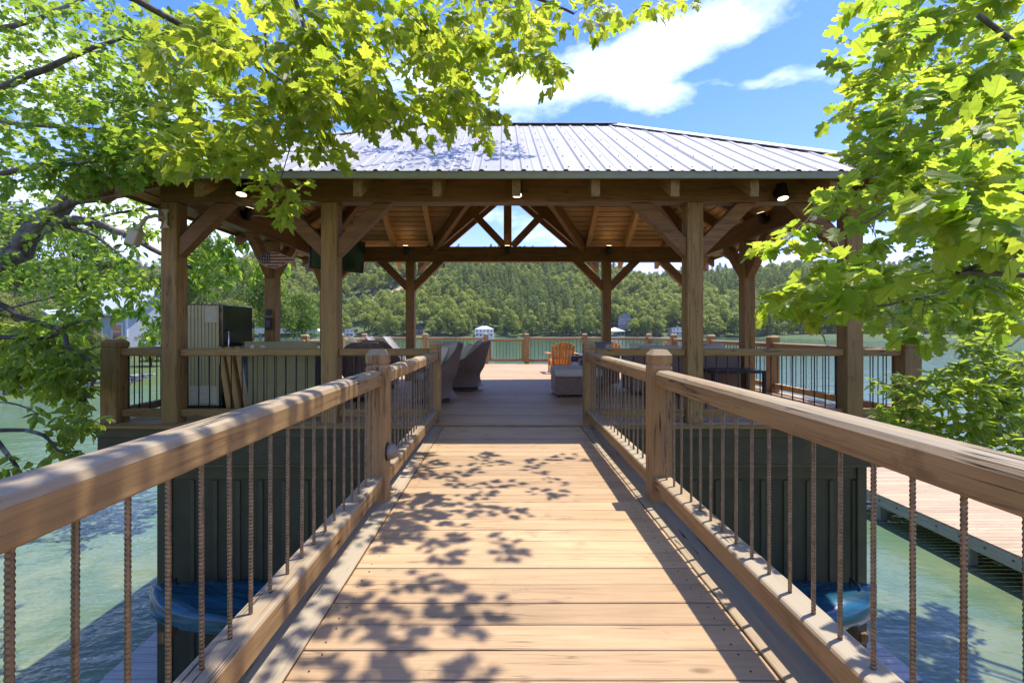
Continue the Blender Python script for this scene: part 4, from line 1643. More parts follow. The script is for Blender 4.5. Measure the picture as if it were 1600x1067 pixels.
def track_dist(x, y):
    best = np.full(np.shape(x), 1e9)
    for (xa, ya), (xb, yb) in zip(TRACK[:-1], TRACK[1:]):
        dx, dy = xb - xa, yb - ya
        t = np.clip(((x - xa) * dx + (y - ya) * dy) / (dx * dx + dy * dy), 0, 1)
        best = np.minimum(best, np.hypot(x - xa - t * dx, y - ya - t * dy))
    return best


tv_, tf_ = [], []
for i, (x, y) in enumerate(TRACK):
    for s in (-1, 1):
        xx, yy = x - s * 2.2, y + s * 3.2
        tv_.append((xx, yy, float(land_z(xx, yy)) + .35))
for i in range(len(TRACK) - 1):
    tf_.append((2 * i, 2 * i + 1, 2 * i + 3, 2 * i + 2))
tag(put("dirt_track", mesh_from("dirt_track", tv_, tf_, plain("tan_dirt", (.36, .27, .17), .95, 0, .2, .3))), "pale dirt track cutting across the far wooded slope", None, None, "structure")

HOUSE_SPOTS = [(-128, 345, 13), (-104, 334, 12), (-59, 326, 9), (-14, 330, 11), (78, 324, 14), (86, 345, 11), (128, 334, 12), (290, 330, 12)]


def near_house(x, y):
    m_ = np.zeros(np.shape(x), bool)
    for hx, hy, hr in HOUSE_SPOTS:
        m_ |= (np.hypot(x - hx, y - hy) < hr) | ((np.abs(x - hx) < hr * .6) & (y < hy) & (y > hy - 30))
    return m_


N = 26000
fx = rng.uniform(-820, 820, N)
fy_ = rng.uniform(300, 640, N)
keep = (fy_ > shore_y(fx) + 3) & (np.abs(fx) < 1.22 * fy_ + 20) & ~near_house(fx, fy_)
fx, fy_ = fx[keep], fy_[keep]
td = track_dist(fx, fy_)
keep = td > 4.0
fx, fy_, td = fx[keep], fy_[keep], td[keep]
# thin by a grid so that trunks keep apart
cell = {}
sel = []
for i in range(len(fx)):
    key = (int(fx[i] // 6.0), int(fy_[i] // 6.0))
    if key not in cell:
        cell[key] = 1
        sel.append(i)
fx, fy_, td = fx[sel], fy_[sel], td[sel]
fz = land_z(fx, fy_)
below = (fy_ < np.interp(fx, [p_[0] for p_ in TRACK], [p_[1] for p_ in TRACK])) & (fx > -140) & (fx < -60) & (td < 38)
patch = np.sin(fx / 37.0 + 1.0) + np.sin(fy_ / 29.0 + fx / 60.0) + rng.normal(0, .7, len(fx))
upper = np.clip((fy_ - shore_y(fx)) / 120, 0, 1)
isc = (patch + upper * .4) > 0.95
idx = np.where(isc, rng.integers(3, 6, len(fx)), rng.integers(0, 3, len(fx)))
scl = rng.uniform(.62, 1.12, len(fx))
scl = np.where(below, rng.uniform(.34, .55, len(fx)), scl)
idx = np.where(below & (rng.uniform(0, 1, len(fx)) < .8), rng.integers(0, 3, len(fx)), idx)

pc = bpy.data.collections.new("forest_kinds")
for i, (cm, tm, kind, h_) in enumerate(PROTO):
    o = bpy.data.objects.new("kind_%d" % i, None)
    bmx = bmesh.new()
    bmx.from_mesh(cm)
    nf = len(bmx.faces)
    bmx.from_mesh(tm)
    bmx.faces.ensure_lookup_table()
    for f in bmx.faces[nf:]:
        f.material_index = 1
    mm = bpy.data.meshes.new("forest_tree")
    bmx.to_mesh(mm)
    bmx.free()
    mm.materials.append(cm.materials[0])
    mm.materials.append(tm.materials[0])
    bpy.data.objects.remove(o)
    o = bpy.data.objects.new("forest_kind_%d" % i, mm)
    pc.objects.link(o)
pm_ = bpy.data.meshes.new("forest")
pm_.from_pydata(np.stack([fx, fy_, fz], -1).tolist(), [], [])
at = pm_.attributes.new("kind_index", "INT", "POINT")
at.data.foreach_set("value", idx.astype(np.int32))
at = pm_.attributes.new("size", "FLOAT", "POINT")
at.data.foreach_set("value", scl.astype(np.float32))
at = pm_.attributes.new("turn", "FLOAT", "POINT")
at.data.foreach_set("value", rng.uniform(0, 6.28, len(fx)).astype(np.float32))
fo = put("forest", pm_)
tag(fo, "dense mixed forest of pines and broadleaf trees covering the far hillside", None, None, "stuff")
ng = bpy.data.node_groups.new("forest_spread", "GeometryNodeTree")
ng.interface.new_socket("Geometry", in_out="INPUT", socket_type="NodeSocketGeometry")
ng.interface.new_socket("Geometry", in_out="OUTPUT", socket_type="NodeSocketGeometry")
gi, go = ng.nodes.new("NodeGroupInput"), ng.nodes.new("NodeGroupOutput")
iop = ng.nodes.new("GeometryNodeInstanceOnPoints")
ci = ng.nodes.new("GeometryNodeCollectionInfo")
ci.inputs["Collection"].default_value = pc
ci.inputs["Separate Children"].default_value = True
ci.inputs["Reset Children"].default_value = True


def named(nm, typ):
    n_ = ng.nodes.new("GeometryNodeInputNamedAttribute")
    n_.data_type = typ
    n_.inputs["Name"].default_value = nm
    return n_.outputs["Attribute"]


ng.links.new(gi.outputs[0], iop.inputs["Points"])
ng.links.new(ci.outputs[0], iop.inputs["Instance"])
iop.inputs["Pick Instance"].default_value = True
ng.links.new(named("kind_index", "INT"), iop.inputs["Instance Index"])
ng.links.new(named("size", "FLOAT"), iop.inputs["Scale"])
cx_ = ng.nodes.new("ShaderNodeCombineXYZ")
ng.links.new(named("turn", "FLOAT"), cx_.inputs[2])
ng.links.new(cx_.outputs[0], iop.inputs["Rotation"])
ng.links.new(iop.outputs[0], go.inputs[0])
md = fo.modifiers.new("spread", "NODES")
md.node_group = ng

# the front row along the water, tree by tree
MARKS = [(-111, "flat-roofed white boathouse"), (-61.5, "dark cabin"), (-14, "white two-storey boathouse"), (77, "cream boat canopy"), (126, "pale grey shore house"), (286, "bluish boathouse")]
ORD = "first second third fourth fifth sixth seventh eighth ninth tenth eleventh twelfth thirteenth fourteenth fifteenth sixteenth seventeenth eighteenth nineteenth twentieth".split()
rowx = []
x = -345.0
while x < 400:
    y = float(shore_y(x)) + rng.uniform(1.5, 6.5)
    if not near_house(np.array(x), np.array(y)):
        rowx.append((x, y))
    x += rng.uniform(3.8, 7.0)


def row_place(i):
    """which tree of the row this is, counted from the nearest house"""
    x = rowx[i][0]
    mx, mn = min(MARKS, key=lambda m_: abs(m_[0] - x))
    side = "left" if x < mx else "right"
    if side == "right":
        n = sum(1 for q in rowx if mx < q[0] <= x)
    else:
        n = sum(1 for q in rowx if x <= q[0] < mx)
    return (ORD[n - 1] if n <= len(ORD) else "%dth" % n), side, mn


for i, (x, y) in enumerate(rowx):
    k_ = int(rng.choice([0, 1, 2, 1, 0, 3, 4]))
    cm, tm, kind, h_ = PROTO[k_]
    s_ = rng.uniform(.55, 1.0) * (.8 if kind == "c" else 1)
    o_, side_, mn_ = row_place(i)
    t = thing("broadleaf_tree" if kind == "b" else "pine_tree", "%s, %s %s of the %s" % ("round broadleaf tree on the far waterline" if kind == "b" else "bare-stemmed pine on the far waterline", o_, side_, mn_), "tree", (x, y, float(land_z(x, y)) - .2), rng.uniform(0, 6.28), "trees in the front row along the far shore")
    t.scale = (s_, s_, s_)
    put("crown", cm, t, (0, 0, -h_ * .08 if kind == "c" else -h_ * .2), local=True)
    put("trunk", tm, t, (0, 0, 0), local=True)

# ------------------------------------------------------------------ houses and boat docks
glassm = plain("window_glass", (.03, .04, .05), .08, 0, 0, 1, .8)
whitep = plain("white_paint", (.72, .73, .72), .5, 0, .05, 2)


def gable_roof(w_, d_, h_, over, mat):
    a, b = w_ / 2 + over, d_ / 2 + over
    pts = [(-a, 0), (0, h_), (a, 0), (a - .0, -.22), (0, h_ - .25), (-a, -.22)]
    return extrude("roof", pts, 2 * b, mat, "Y")


def hip_roof(a, b, rh, h_, mat):
    V = [(-a, -b, 0), (a, -b, 0), (a, b, 0), (-a, b, 0), (-rh, 0, h_), (rh, 0, h_), (-a, -b, -.2), (a, -b, -.2), (a, b, -.2), (-a, b, -.2)]
    F = [(0, 1, 5, 4), (1, 2, 5), (2, 3, 4, 5), (3, 0, 4), (6, 7, 1, 0), (7, 8, 2, 1), (8, 9, 3, 2), (9, 6, 0, 3), (9, 8, 7, 6)]
    return mesh_from("roof", V, F, mat)


def window(t, x, y, z, ww, hh, face=-1):
    f = put("window", box(ww + .16, .08, hh + .16, whitep, 0), t, (x, y, z), local=True)
    put("pane", box(ww, .03, hh, glassm, 0), f, (0, face * .04, 0), local=True)
    put("muntin", box(.05, .03, hh, whitep, 0), f, (0, face * .062, 0), local=True)


def house(name, label, loc, rz, w_, d_, storeys, wallc, roofc, roof="gable", roofh=2.4, porch=False, cat="house"):
    t = thing(name, label, cat, loc, rz)
    hh = 2.7 * storeys
    wm = plain("wall_" + name + "%d" % (abs(hash(label)) % 999), wallc, .7, 0, .08, 1.5)
    rm = plain("roof_" + name + "%d" % (abs(hash(label)) % 999), roofc, .7, 0, .12, 1.0)
    put("wall", box(w_, d_, hh + 3, wm, 0), t, (0, 0, hh / 2 - 1.5), local=True)
    if roof == "gable":
        put("roof", gable_roof(w_, d_, roofh, .5, rm), t, (0, 0, hh + .02), local=True)
        put("gable_wall", extrude("gable", [(-w_ / 2, 0), (w_ / 2, 0), (0, roofh * .93)], d_ - .05, wm, "Y"), t, (0, 0, hh - .1), local=True)
    elif roof == "side":
        put("roof", gable_roof(d_, w_, roofh, .5, rm), t, (0, 0, hh + .02), (0, 0, math.pi / 2), local=True)
        put("gable_wall", extrude("gable", [(-d_ / 2, 0), (d_ / 2, 0), (0, roofh * .93)], w_ - .05, wm, "Y"), t, (0, 0, hh - .1), (0, 0, math.pi / 2), local=True)
    elif roof == "hip":
        put("roof", hip_roof(w_ / 2 + .6, d_ / 2 + .6, max(.05, w_ / 2 - d_ / 2), roofh, rm), t, (0, 0, hh + .2), local=True)
    else:
        put("roof", box(w_ + 1, d_ + 1, .25, rm, .02), t, (0, 0, hh + .125), local=True)
    nw = max(2, int(w_ / 2.4))
    for s_ in range(storeys):
        for i in range(nw):
            window(t, -w_ / 2 + w_ * (i + .5) / nw, -d_ / 2 - .045, 1.45 + 2.7 * s_, w_ / nw * .5, 1.3)
    if porch:
        put("balcony", box(w_ + .6, 1.4, .15, whitep, 0), t, (0, -d_ / 2 - .72, 2.62), local=True)
        for i in range(nw + 1):
            put("balcony_post", box(.14, .14, hh, whitep, 0), t, (-w_ / 2 + w_ * i / nw, -d_ / 2 - 1.35, hh / 2 - .1), local=True)
        put("balcony_rail", box(w_ + .6, .08, .1, whitep, 0), t, (0, -d_ / 2 - 1.38, 3.6), local=True)
        for i in range(int(w_ / .35)):
            put("balcony_baluster", box(.05, .04, .86, whitep, 0), t, (-w_ / 2 + .2 + i * .35, -d_ / 2 - 1.38, 3.12), local=True)
    return t


def on_land(x, y, dz=0.0):
    return (x, y, float(land_z(x, y)) + dz)


house("house", "pale roofed house among the trees on the far slope by the dock canopy", (-140, 345, 5.5), R(8), 9, 9, 1, (.30, .27, .24), (.62, .52, .47), "side", 4.2)
house("boathouse_flat", "two-level white boathouse with a flat deck roof on the far shore", (-111, 320, WATER_Z + .4), 0, 13, 9, 2, (.40, .41, .40), (.55, .54, .52), "flat", 1, True, "boathouse")
house("cabin", "dark timber cabin with a steep gable at the far water's edge", (-61.5, 321, WATER_Z + .6), R(10), 8, 9, 2, (.07, .05, .04), (.30, .29, .30), "gable", 4.0)
house("white_boathouse", "white two-storey boathouse with blue green lower level on the far shore", (-14, 322, WATER_Z + .5), 0, 12.5, 9, 2, (.70, .72, .72), (.50, .52, .53), "hip", 2.2, True, "boathouse")
house("lake_house", "grey gabled house behind the pale dock canopy on the far shore", (91, 345, 5.5), R(-12), 9.5, 9, 2, (.17, .18, .21), (.20, .21, .24), "gable", 4.4)
house("shore_house", "pale grey two-storey shore house seen past the deck corner posts", (126, 331, WATER_Z + 1.6), 0, 11, 8, 2, (.46, .50, .52), (.34, .36, .38), "flat", 1, True)
house("blue_boathouse", "bluish boathouse on the far shore behind the leafy branches", (286, 326, WATER_Z + .4), R(-20), 14, 9, 1, (.22, .30, .42), (.42, .45, .5), "hip", 2.0, False, "boathouse")

cp = thing("dock_canopy", "cream pyramid roof over a boat slip on the far shore", "boat canopy", (77, 318, WATER_Z))
crm = plain("cream_canvas", (.72, .68, .56), .8, 0, .05, 1)
put("roof", hip_roof(6.3, 5, .2, 2.7, crm), cp, (77, 318, WATER_Z + 4.6))
for sx in (-1, 1):
    for sy in (-1, 1):
        put("post", box(.25, .25, 5, grey_wood("Z"), .01), cp, (77 + sx * 5.6, 318 + sy * 4.3, WATER_Z + 2.2))
put("deck", box(12.2, 9.4, .3, grey_wood("X"), .02), cp, (77, 318, WATER_Z + .7))
bo = thing("motor_boat", "blue motor boat moored under the cream boat canopy", "boat", (77, 316, WATER_Z))
hull = [[(-3.4, -1.1, 0), (-3.4, 1.1, 0), (-3.4, 1.25, 1.1), (-3.4, -1.25, 1.1)], [(0, -1.1, -.1), (0, 1.1, -.1), (0, 1.35, 1.2), (0, -1.35, 1.2)], [(3.6, -.05, .5), (3.6, .05, .5), (3.6, .1, 1.5), (3.6, -.1, 1.5)]]
put("hull", ring_mesh("hull", hull, plain("blue_gelcoat", (.05, .12, .28), .25)), bo, (77, 316.2, WATER_Z + .9))
put("windscreen", box(.1, 1.8, .6, glassm, .02), bo, (77.6, 316.2, WATER_Z + 2.4))

# neighbour's boat dock with a long white canopy
nd = thing("boat_dock", "neighbouring boat dock with long white scalloped canopy and grey posts", "boat dock", (-43, 92, WATER_Z))
bluew = plain("pale_blue_white_metal", (.62, .68, .70), .5, 0, .05, .5)
for (xa, xb, z0, z1) in ((-56.5, -36.6, 4.62, 5.25),):
    cxm = (xa + xb) / 2
    put("canopy_roof", extrude("canopy", [(-9.95, 0.0), (9.95, 0.0), (9.4, .45), (-9.4, .62)], 7.5, bluew, "Y"), nd, (cxm, 93.5, WATER_Z + 4.75))
sc = []
nsc = 34
for i in range(nsc):
    for j in range(5):
        a = math.pi * j / 4
        sc.append((-9.9 + 19.8 * (i + .5 - .5 * math.cos(a)) / nsc, -.28 - .2 * math.sin(a)))
put("valance", extrude("valance", [(-9.9, 0)] + sc + [(9.9, 0)], .05, bluew, "Y"), nd, (-46.55, 89.72, WATER_Z + 4.78))
for i in range(6):
    for yy in (90.2, 96.8):
        put("post", box(.28, .28, 5.4, plain("grey_post", (.25, .29, .32), .6), .02), nd, (-55.5 + i * 3.6, yy, WATER_Z + 2.2))
put("deck", box(19.8, 8, .3, grey_wood("X"), .02), nd, (-46.5, 93.5, WATER_Z + .7))

# neighbour's house on the left bank
nh = thing("neighbour_house", "grey house with pale blue metal roof half hidden by leaves on the left bank", "house", (-42.6, 52, -1.4))
gw = plain("grey_siding", (.36, .39, .42), .7, 0, .06, 2)
br_ = plain("pale_blue_metal_roof", (.42, .47, .56), .5, .1, .05, 1)
z0 = -1.5
put("wall", box(7.0, 9, 4.6, gw, 0), nh, (-46.5, 56.5, z0 + 2.3))
put("roof", gable_roof(9.0, 7.0, 3.4, .55, br_), nh, (-46.5, 56.5, z0 + 4.62), (0, 0, math.pi / 2))
put("gable_wall", extrude("g", [(-4.5, 0), (4.5, 0), (0, 3.1)], 6.9, gw, "Y"), nh, (-46.5, 56.5, z0 + 4.5), (0, 0, math.pi / 2))
for x in (-48.8, -46.5, -44.2):
    f = put("window", box(1.25, .1, 1.9, whitep, .01), nh, (x, 51.98, z0 + 2.6))
    put("pane", box(1.0, .03, 1.65, glassm, 0), f, (0, -.06, 0), local=True)
    put("muntin", box(.9, .03, .06, whitep, 0), f, (0, -.08, 0), local=True)
put("eave_trim", box(8.0, .15, .25, whitep, .01), nh, (-46.5, 51.5, z0 + 4.55))
for x in (-49.9, -43.1):
    put("corner_board", box(.22, .16, 4.5, whitep, .01), nh, (x, 51.95, z0 + 2.25))
put("wing_wall", box(5, 5, 3.0, gw, 0), nh, (-52.6, 54.6, z0 + 1.5))
put("wing_roof", gable_roof(5.2, 5, 2.2, .5, br_), nh, (-52.6, 54.6, z0 + 3.02))
put("wing_gable", extrude("g", [(-2.5, 0), (2.5, 0), (0, 2.05)], 4.95, gw, "Y"), nh, (-52.6, 54.6, z0 + 2.95))
f = put("window", box(1.2, .1, 1.5, whitep, .01), nh, (-52.6, 52.06, z0 + 1.7))
put("pane", box(.95, .03, 1.25, glassm, 0), f, (0, -.06, 0), local=True)
for i, (x, y) in enumerate(((-33.8, 47.2), (-32.6, 48.6))):
    t = thing("lawn_chair", ("white slatted lawn chair on the left bank, the one nearer the house", "white slatted lawn chair on the left bank, the one nearer the lake")[i], "chair", on_land(x, y), R(-140 + i * 25), "white lawn chairs on the bank")
    for j in range(5):
        put("back_slat", box(.1, .03, .75 - .03 * abs(j - 2), whitep, 0), t, (-.24 + j * .12, -.25, .72), (R(18), 0, 0), local=True)
    put("seat", box(.62, .55, .04, whitep, 0), t, (0, .05, .4), local=True)
    for s in (-1, 1):
        put("arm", box(.12, .7, .03, whitep, 0), t, (s * .36, .02, .6), local=True)
        put("leg", box(.05, .1, .6, whitep, 0), t, (s * .33, .3, .3), local=True)
        put("leg", box(.05, .1, .6, whitep, 0), t, (s * .33, -.28, .3), local=True)

# stone retaining wall along the left bank
rw_ = thing("stone_wall", "rough grey stone retaining wall along the left bank at the water", "wall", (-38, 32, -3.6))
stone = wood("grey_stone", (.30, .29, .27), (.13, .125, .115), "X", .9, 1.5, .7)
sm_ = []
for i in range(5):
    bm = bmesh.new()
    bmesh.ops.create_cube(bm, size=1.0, matrix=Matrix.Diagonal((rng.uniform(.6, 1.05), .5, .36, 1)))
    bmesh.ops.bevel(bm, geom=bm.edges[:], offset=.06, segments=1, affect="EDGES")
    for v in bm.verts:
        v.co += Vector(rng.normal(0, .03, 3))
    sm_.append(bm_done(bm, "stone", stone))
for r_ in range(3):
    a = R(-44) + rng.uniform(0, .01)
    while a < R(-4):
        px_, py_ = -87 + 57.85 * math.cos(a), 58 + 57.85 * math.sin(a)
        put("stone", sm_[int(rng.integers(0, 5))], rw_, (px_ + rng.normal(0, .05), py_ + rng.normal(0, .05), -3.50 + .35 * r_), (rng.normal(0, .05), rng.normal(0, .05), a + math.pi / 2 + rng.normal(0, .08)))
        a += .87 / 57.85

# trees and shrubs on the left bank behind the neighbour's house
LM_BANK = leaf_mat("bank_leaves", (0.055, 0.105, 0.018), (0.095, 0.145, 0.028), (0.24, 0.36, 0.04), (0.42, 0.48, 0.07), .5, .2)
LM_BANK2 = leaf_mat("bank_leaves_pale", (0.10, 0.14, 0.03), (0.15, 0.17, 0.045), (0.34, 0.38, 0.06), (0.46, 0.44, 0.09), .45, .2)
BK = bark("bank_bark", (.07, .055, .042), (.17, .145, .115), 5.0)
BT_ = []
for (h_, r_, n_, sz, mm) in ((15, 5.0, 4200, .46, LM_BANK), (12, 4.6, 3600, .42, LM_BANK), (17, 5.6, 4800, .5, LM_BANK), (5, 2.4, 1500, .28, LM_BANK2), (2.2, 1.7, 900, .2, LM_BANK), (7.5, 3.2, 2400, .32, LM_BANK2)):
    V, F = broadleaf_crown(h_, r_, n_, sz, 15 if h_ > 6 else 8, .12 if h_ < 8 else .2)
    BT_.append((mesh_from("crown", V, F, mm), tube("trunk", [(0, 0, -.6), (.1, 0, h_ * .35), (0, .1, h_ * .8)], [.022 * h_, .016 * h_, .004 * h_], BK, 8), h_))
spots = [(-60, 66, 0, 1.0), (-50, 72, 2, 1.05), (-41, 74, 1, 1.2), (-68, 58, 2, .95), (-57, 47, 1, .95), (-63, 41, 0, .9), (-34, 66, 0, .85), (-75, 70, 2, 1.1), (-32, 72, 1, .8), (-80, 50, 0, 1.0),
         (-53.5, 45, 3, 1.2), (-47.5, 44.5, 5, .7), (-50, 40, 3, 1.0), (-45, 40, 4, 1.0), (-40.5, 47.5, 4, .9), (-38.2, 45.5, 3, .55), (-36.2, 49.0, 5, .62), (-43.5, 37.5, 4, 1.1), (-39.5, 38.5, 4, .9), (-47, 34, 4, 1.1), (-35.2, 40.5, 4, .8), (-33.5, 56, 5, .95), (-48.5, 30.5, 4, .9), (-70, 36, 2, .8), (-44, 39.5, 3, 1.1), (-41.5, 43, 5, .55), (-39.5, 41.5, 3, .8), (-47, 42, 5, .75), (-42.2, 46, 3, .8)]
DESC = ("tall green tree", "broad leafy tree", "large spreading tree", "pale yellow green shrub", "low round bush", "pale young tree")
WHERE = ("behind the left wing of the grey house", "rising behind the grey house roof", "at the back right of the grey house", "at the far left of the bank", "left of the grey house, nearer the water", "above the stone wall at the picture's left edge", "right of the grey house behind the flag fish post", "deep in the left bank wood", "at the lake end of the left bank", "at the outer edge of the left bank wood",
         "left of the grey house wing", "in front of the grey house wing", "halfway down the lawn on the left bank", "on the lawn above the stone wall", "under the window of the grey house", "by the corner of the grey house", "beside the white lawn chairs", "just above the stone wall, left part", "just above the stone wall, middle part", "beside the stone wall's outer end", "beside the lawn chairs at the water's edge", "between the grey house and the lake", "at the outer end of the stone wall", "high on the left bank at the picture's edge", "between the stone wall and the house wing", "halfway between the house and the stone wall", "beside the corner of the deck railing, across the water", "on the lawn left of the house door", "under the right end of the grey house")
for (x, y, k_, s_), wh in zip(spots, WHERE):
    cm, tm, h_ = BT_[k_]
    t = thing("shrub" if k_ in (3, 4) else "broadleaf_tree", DESC[k_] + " " + wh, "shrub" if k_ in (3, 4) else "tree", on_land(x, y, -.1), rng.uniform(0, 6.28), "trees and shrubs on the left bank")
    t.scale = (s_, s_, s_)
    put("crown", cm, t, (0, 0, 0), local=True)
    put("trunk", tm, t, (0, 0, 0), local=True)

SH = ("outermost low bush on top of the stone wall, by the picture's left edge", "second low bush along the top of the stone wall from the left", "third bush along the top of the stone wall from the left", "fourth bush along the top of the stone wall from the left", "fifth bush along the top of the stone wall from the left", "sixth bush on the stone wall, seen past the deck corner post", "seventh bush on the stone wall, seen between the railing bars", "last bush along the stone wall towards the lake")
for i, lab in enumerate(SH):
    a = R(-40 + 4.2 * i)
    cm, tm, h_ = BT_[(4, 3, 4, 4, 3, 4, 3, 4)[i]]
    x, y = -87 + 54.6 * math.cos(a), 58 + 54.6 * math.sin(a)
    t = thing("shrub", lab, "shrub", on_land(x, y, -.3), rng.uniform(0, 6.28), "bushes along the stone wall")
    s_ = rng.uniform(1.0, 1.3) * (.55 if h_ > 4 else 1)
    t.scale = (s_, s_, s_)
    put("crown", cm, t, (0, 0, 0), local=True)
    put("trunk", tm, t, (0, 0, 0), local=True)

# ------------------------------------------------------------------ overhanging trees in front
def leaf_template(kind, curl=1.0, skew=0.0):
    """right half outlines (x, y); y runs from the base to the tip"""
    if kind == "maple":
        half = [(0, 0), (.13, -.05), (.34, -.03), (.27, .1), (.36, .16), (.40, .27), (.56, .40), (.47, .43), (.50, .56), (.36, .50), (.30, .56), (.21, .50), (.20, .60), (.27, .74), (.17, .74), (.12, .86), (.0, 1.0)]
        mid = [(0, 0), (0, .35), (0, .7), (0, 1.0)]
    elif kind == "broad":
        half = [(0, 0), (.10, -.02), (.22, .06), (.38, .10), (.30, .22), (.42, .34), (.56, .44), (.46, .50), (.50, .60), (.36, .60), (.24, .56), (.22, .68), (.32, .80), (.20, .84), (.14, .94), (0, 1.0)]
        mid = [(0, 0), (0, .5), (0, 1.0)]
    else:
        half = [(0, 0), (.12, .10), (.21, .28), (.235, .45), (.19, .68), (.09, .88), (0, 1.0)]
        mid = [(0, 0), (0, .5), (0, 1.0)]
    dz = {"maple": (-.30, -.16, .05), "broad": (-.28, -.12, .05), "oval": (-.5, -.22, .03)}[kind]

    def zf(x, y):
        return curl * dz[0] * x * x + curl * dz[1] * y * y + skew * x * y + dz[2] * math.sin(9 * y + 5 * abs(x)) * abs(x) + .16 * abs(x)
    V = [(0, y, zf(0, y)) for _, y in mid]
    nm = len(V)
    rgt = half[1:-1]
    F = []
    for s in (1, -1):
        o_ = len(V)
        V += [(s * x * (1 + skew * .25 * s), y + skew * .1 * s * x, zf(s * x, y)) for x, y in rgt]
        loop = [0] + list(range(o_, o_ + len(rgt))) + list(range(nm - 1, 0, -1))
        F.append(tuple(loop) if s > 0 else tuple(loop[::-1]))
    # leaf stalk
    o_ = len(V)
    st = {"maple": .5, "broad": .38, "oval": .12}[kind]
    V += [(-.012, 0, 0.001), (.012, 0, 0.001), (.010, -st, .06), (-.010, -st, .06)]
    F.append((o_, o_ + 1, o_ + 2, o_ + 3))
    return np.array(V), F


def grow_tree(name, label, cat, base, limbs, regions, kind, size, lm, bk, per=6, tail=.42, droop=.35, tiltn=.42, nobj=300, sides=7, twig=1.0):
    t = thing(name, label, cat, base)
    P, Rd = [], []
    bV, bF = [], []
    tV, tF = [], []
    for li, (pts, r0, r1) in enumerate(limbs):
        pts = [Vector(p_) for p_ in pts]
        # smooth the polyline
        fine = []
        for i in range(len(pts) - 1):
            p0, p1, p2, p3 = pts[max(i - 1, 0)], pts[i], pts[i + 1], pts[min(i + 2, len(pts) - 1)]
            k_ = max(3, int((p2 - p1).length / .16))
            for j in range(k_):
                u = j / k_
                fine.append(0.5 * ((2 * p1) + (p2 - p0) * u + (2 * p0 - 5 * p1 + 4 * p2 - p3) * u * u + (3 * p1 - p0 - 3 * p2 + p3) * u ** 3))
        fine.append(pts[-1])
        m_ = len(fine)
        rad = [r0 + (r1 - r0) * i / (m_ - 1) for i in range(m_)]
        fine = [f + Vector(rng.normal(0, .12 * rad[i] + .002, 3)) for i, f in enumerate(fine)]
        vv, ff = tube_pts(fine, rad, 12 if li == 0 else sides)
        dst = (tV, tF) if li == 0 else (bV, bF)
        o_ = len(dst[0])
        dst[0].extend(vv)
        dst[1].extend([tuple(a + o_ for a in f) for f in ff])
        if li > 0 or len(limbs) == 1:
            P += [tuple(f) for f in fine]
            Rd += rad
    targets = []
    for reg in regions:
        if len(reg) == 3:      # (centre, radii, count) in metres
            for _ in range(reg[2]):
                d_ = rng.normal(0, 1, 3)
                d_ *= rng.uniform(0, 1) ** (1 / 3) / np.linalg.norm(d_)
                targets.append(tuple(np.array(reg[0]) + d_ * np.array(reg[1])))
            continue
        px_, py_, rx, ry, d0, d1, n = reg
        for _ in range(n):
            a, q = rng.uniform(0, 6.283), math.sqrt(rng.uniform(0, 1))
            d = rng.uniform(d0, d1)
            targets.append(tuple(pix(px_ + rx * q * math.cos(a), py_ + ry * q * math.sin(a), d)))
    T = np.array(targets)
    PA = np.array(P)
    dmin = np.array([np.min(np.sum((PA - q) ** 2, 1)) for q in T])
    order = np.argsort(dmin)
    cap_ = len(PA) + len(T) * 5
    buf = np.zeros((cap_, 3))
    buf[:len(PA)] = PA
    cnt = len(PA)
    Rd = list(Rd)
    leaves = []
    for ti in order:
        q = T[ti]
        i0 = int(np.argmin(np.sum((buf[:cnt] - q) ** 2, 1)))
        p0 = Vector(buf[i0])
        p3 = Vector(q)
        L = (p3 - p0).length
        if L < .01:
            continue
        mid = (p0 + p3) / 2 + Vector(rng.normal(0, .10, 3)) * L + Vector((0, 0, .10 * L))
        path = [p0 * (1 - u) ** 2 + mid * 2 * u * (1 - u) + p3 * u * u for u in (0, .25, .5, .75, 1)]
        ra = min(Rd[i0] * .8, (.0022 + .006 * L) * twig)
        rads = [ra + (.0013 * twig - ra) * u if ra > .0013 * twig else ra for u in (0, .25, .5, .75, 1)]
        vv, ff = tube_pts(path, rads, 4 if L < .8 else 5)
        o_ = len(bV)
        bV.extend(vv)
        bF.extend([tuple(a + o_ for a in f) for f in ff])
        for p_, r_ in zip(path[1:], rads[1:]):
            buf[cnt] = tuple(p_)
            Rd.append(r_)
            cnt += 1
        tl = min(L, tail)
        for j in range(per):
            f = 1 - (tl / L) * (j / per) * rng.uniform(.7, 1.0)
            f = max(0.05, f)
            u = f
            pt = p0 * (1 - u) ** 2 + mid * 2 * u * (1 - u) + p3 * u * u
            tg = ((mid - p0) * (1 - u) + (p3 - mid) * u).normalized()
            sd = Vector((0, 0, 1)).cross(tg)
            sd = sd.normalized() if sd.length > .05 else Vector((1, 0, 0))
            sg = 1 if j % 2 else -1
            ax = tg * (.55 if j else 1.3) + sd * sg * rng.uniform(.5, 1.0) * (1 if j else .2) + Vector(rng.normal(0, .28, 3))
            ax.z -= droop * rng.uniform(.5, 1.6)
            ax.normalize()
            nr = Vector((0, 0, 1)) + Vector(rng.normal(0, tiltn, 3))
            nr = (nr - ax * nr.dot(ax))
            nr = nr.normalized() if nr.length > .05 else ax.orthogonal().normalized()
            s_ = size * rng.uniform(.62, 1.22)
            x_ = ax.cross(nr)
            st = {"maple": .5, "broad": .38, "oval": .12}[kind]
            leaves.append((pt + ax * s_ * st, x_, ax, nr, s_))
    put("trunk", mesh_from("trunk", tV, tF, bk, True), t, (0, 0, 0))
    put("branches", mesh_from("branches", bV, bF, bk, True), t, (0, 0, 0))
    tag(t.children[-1], kind="stuff") if False else None
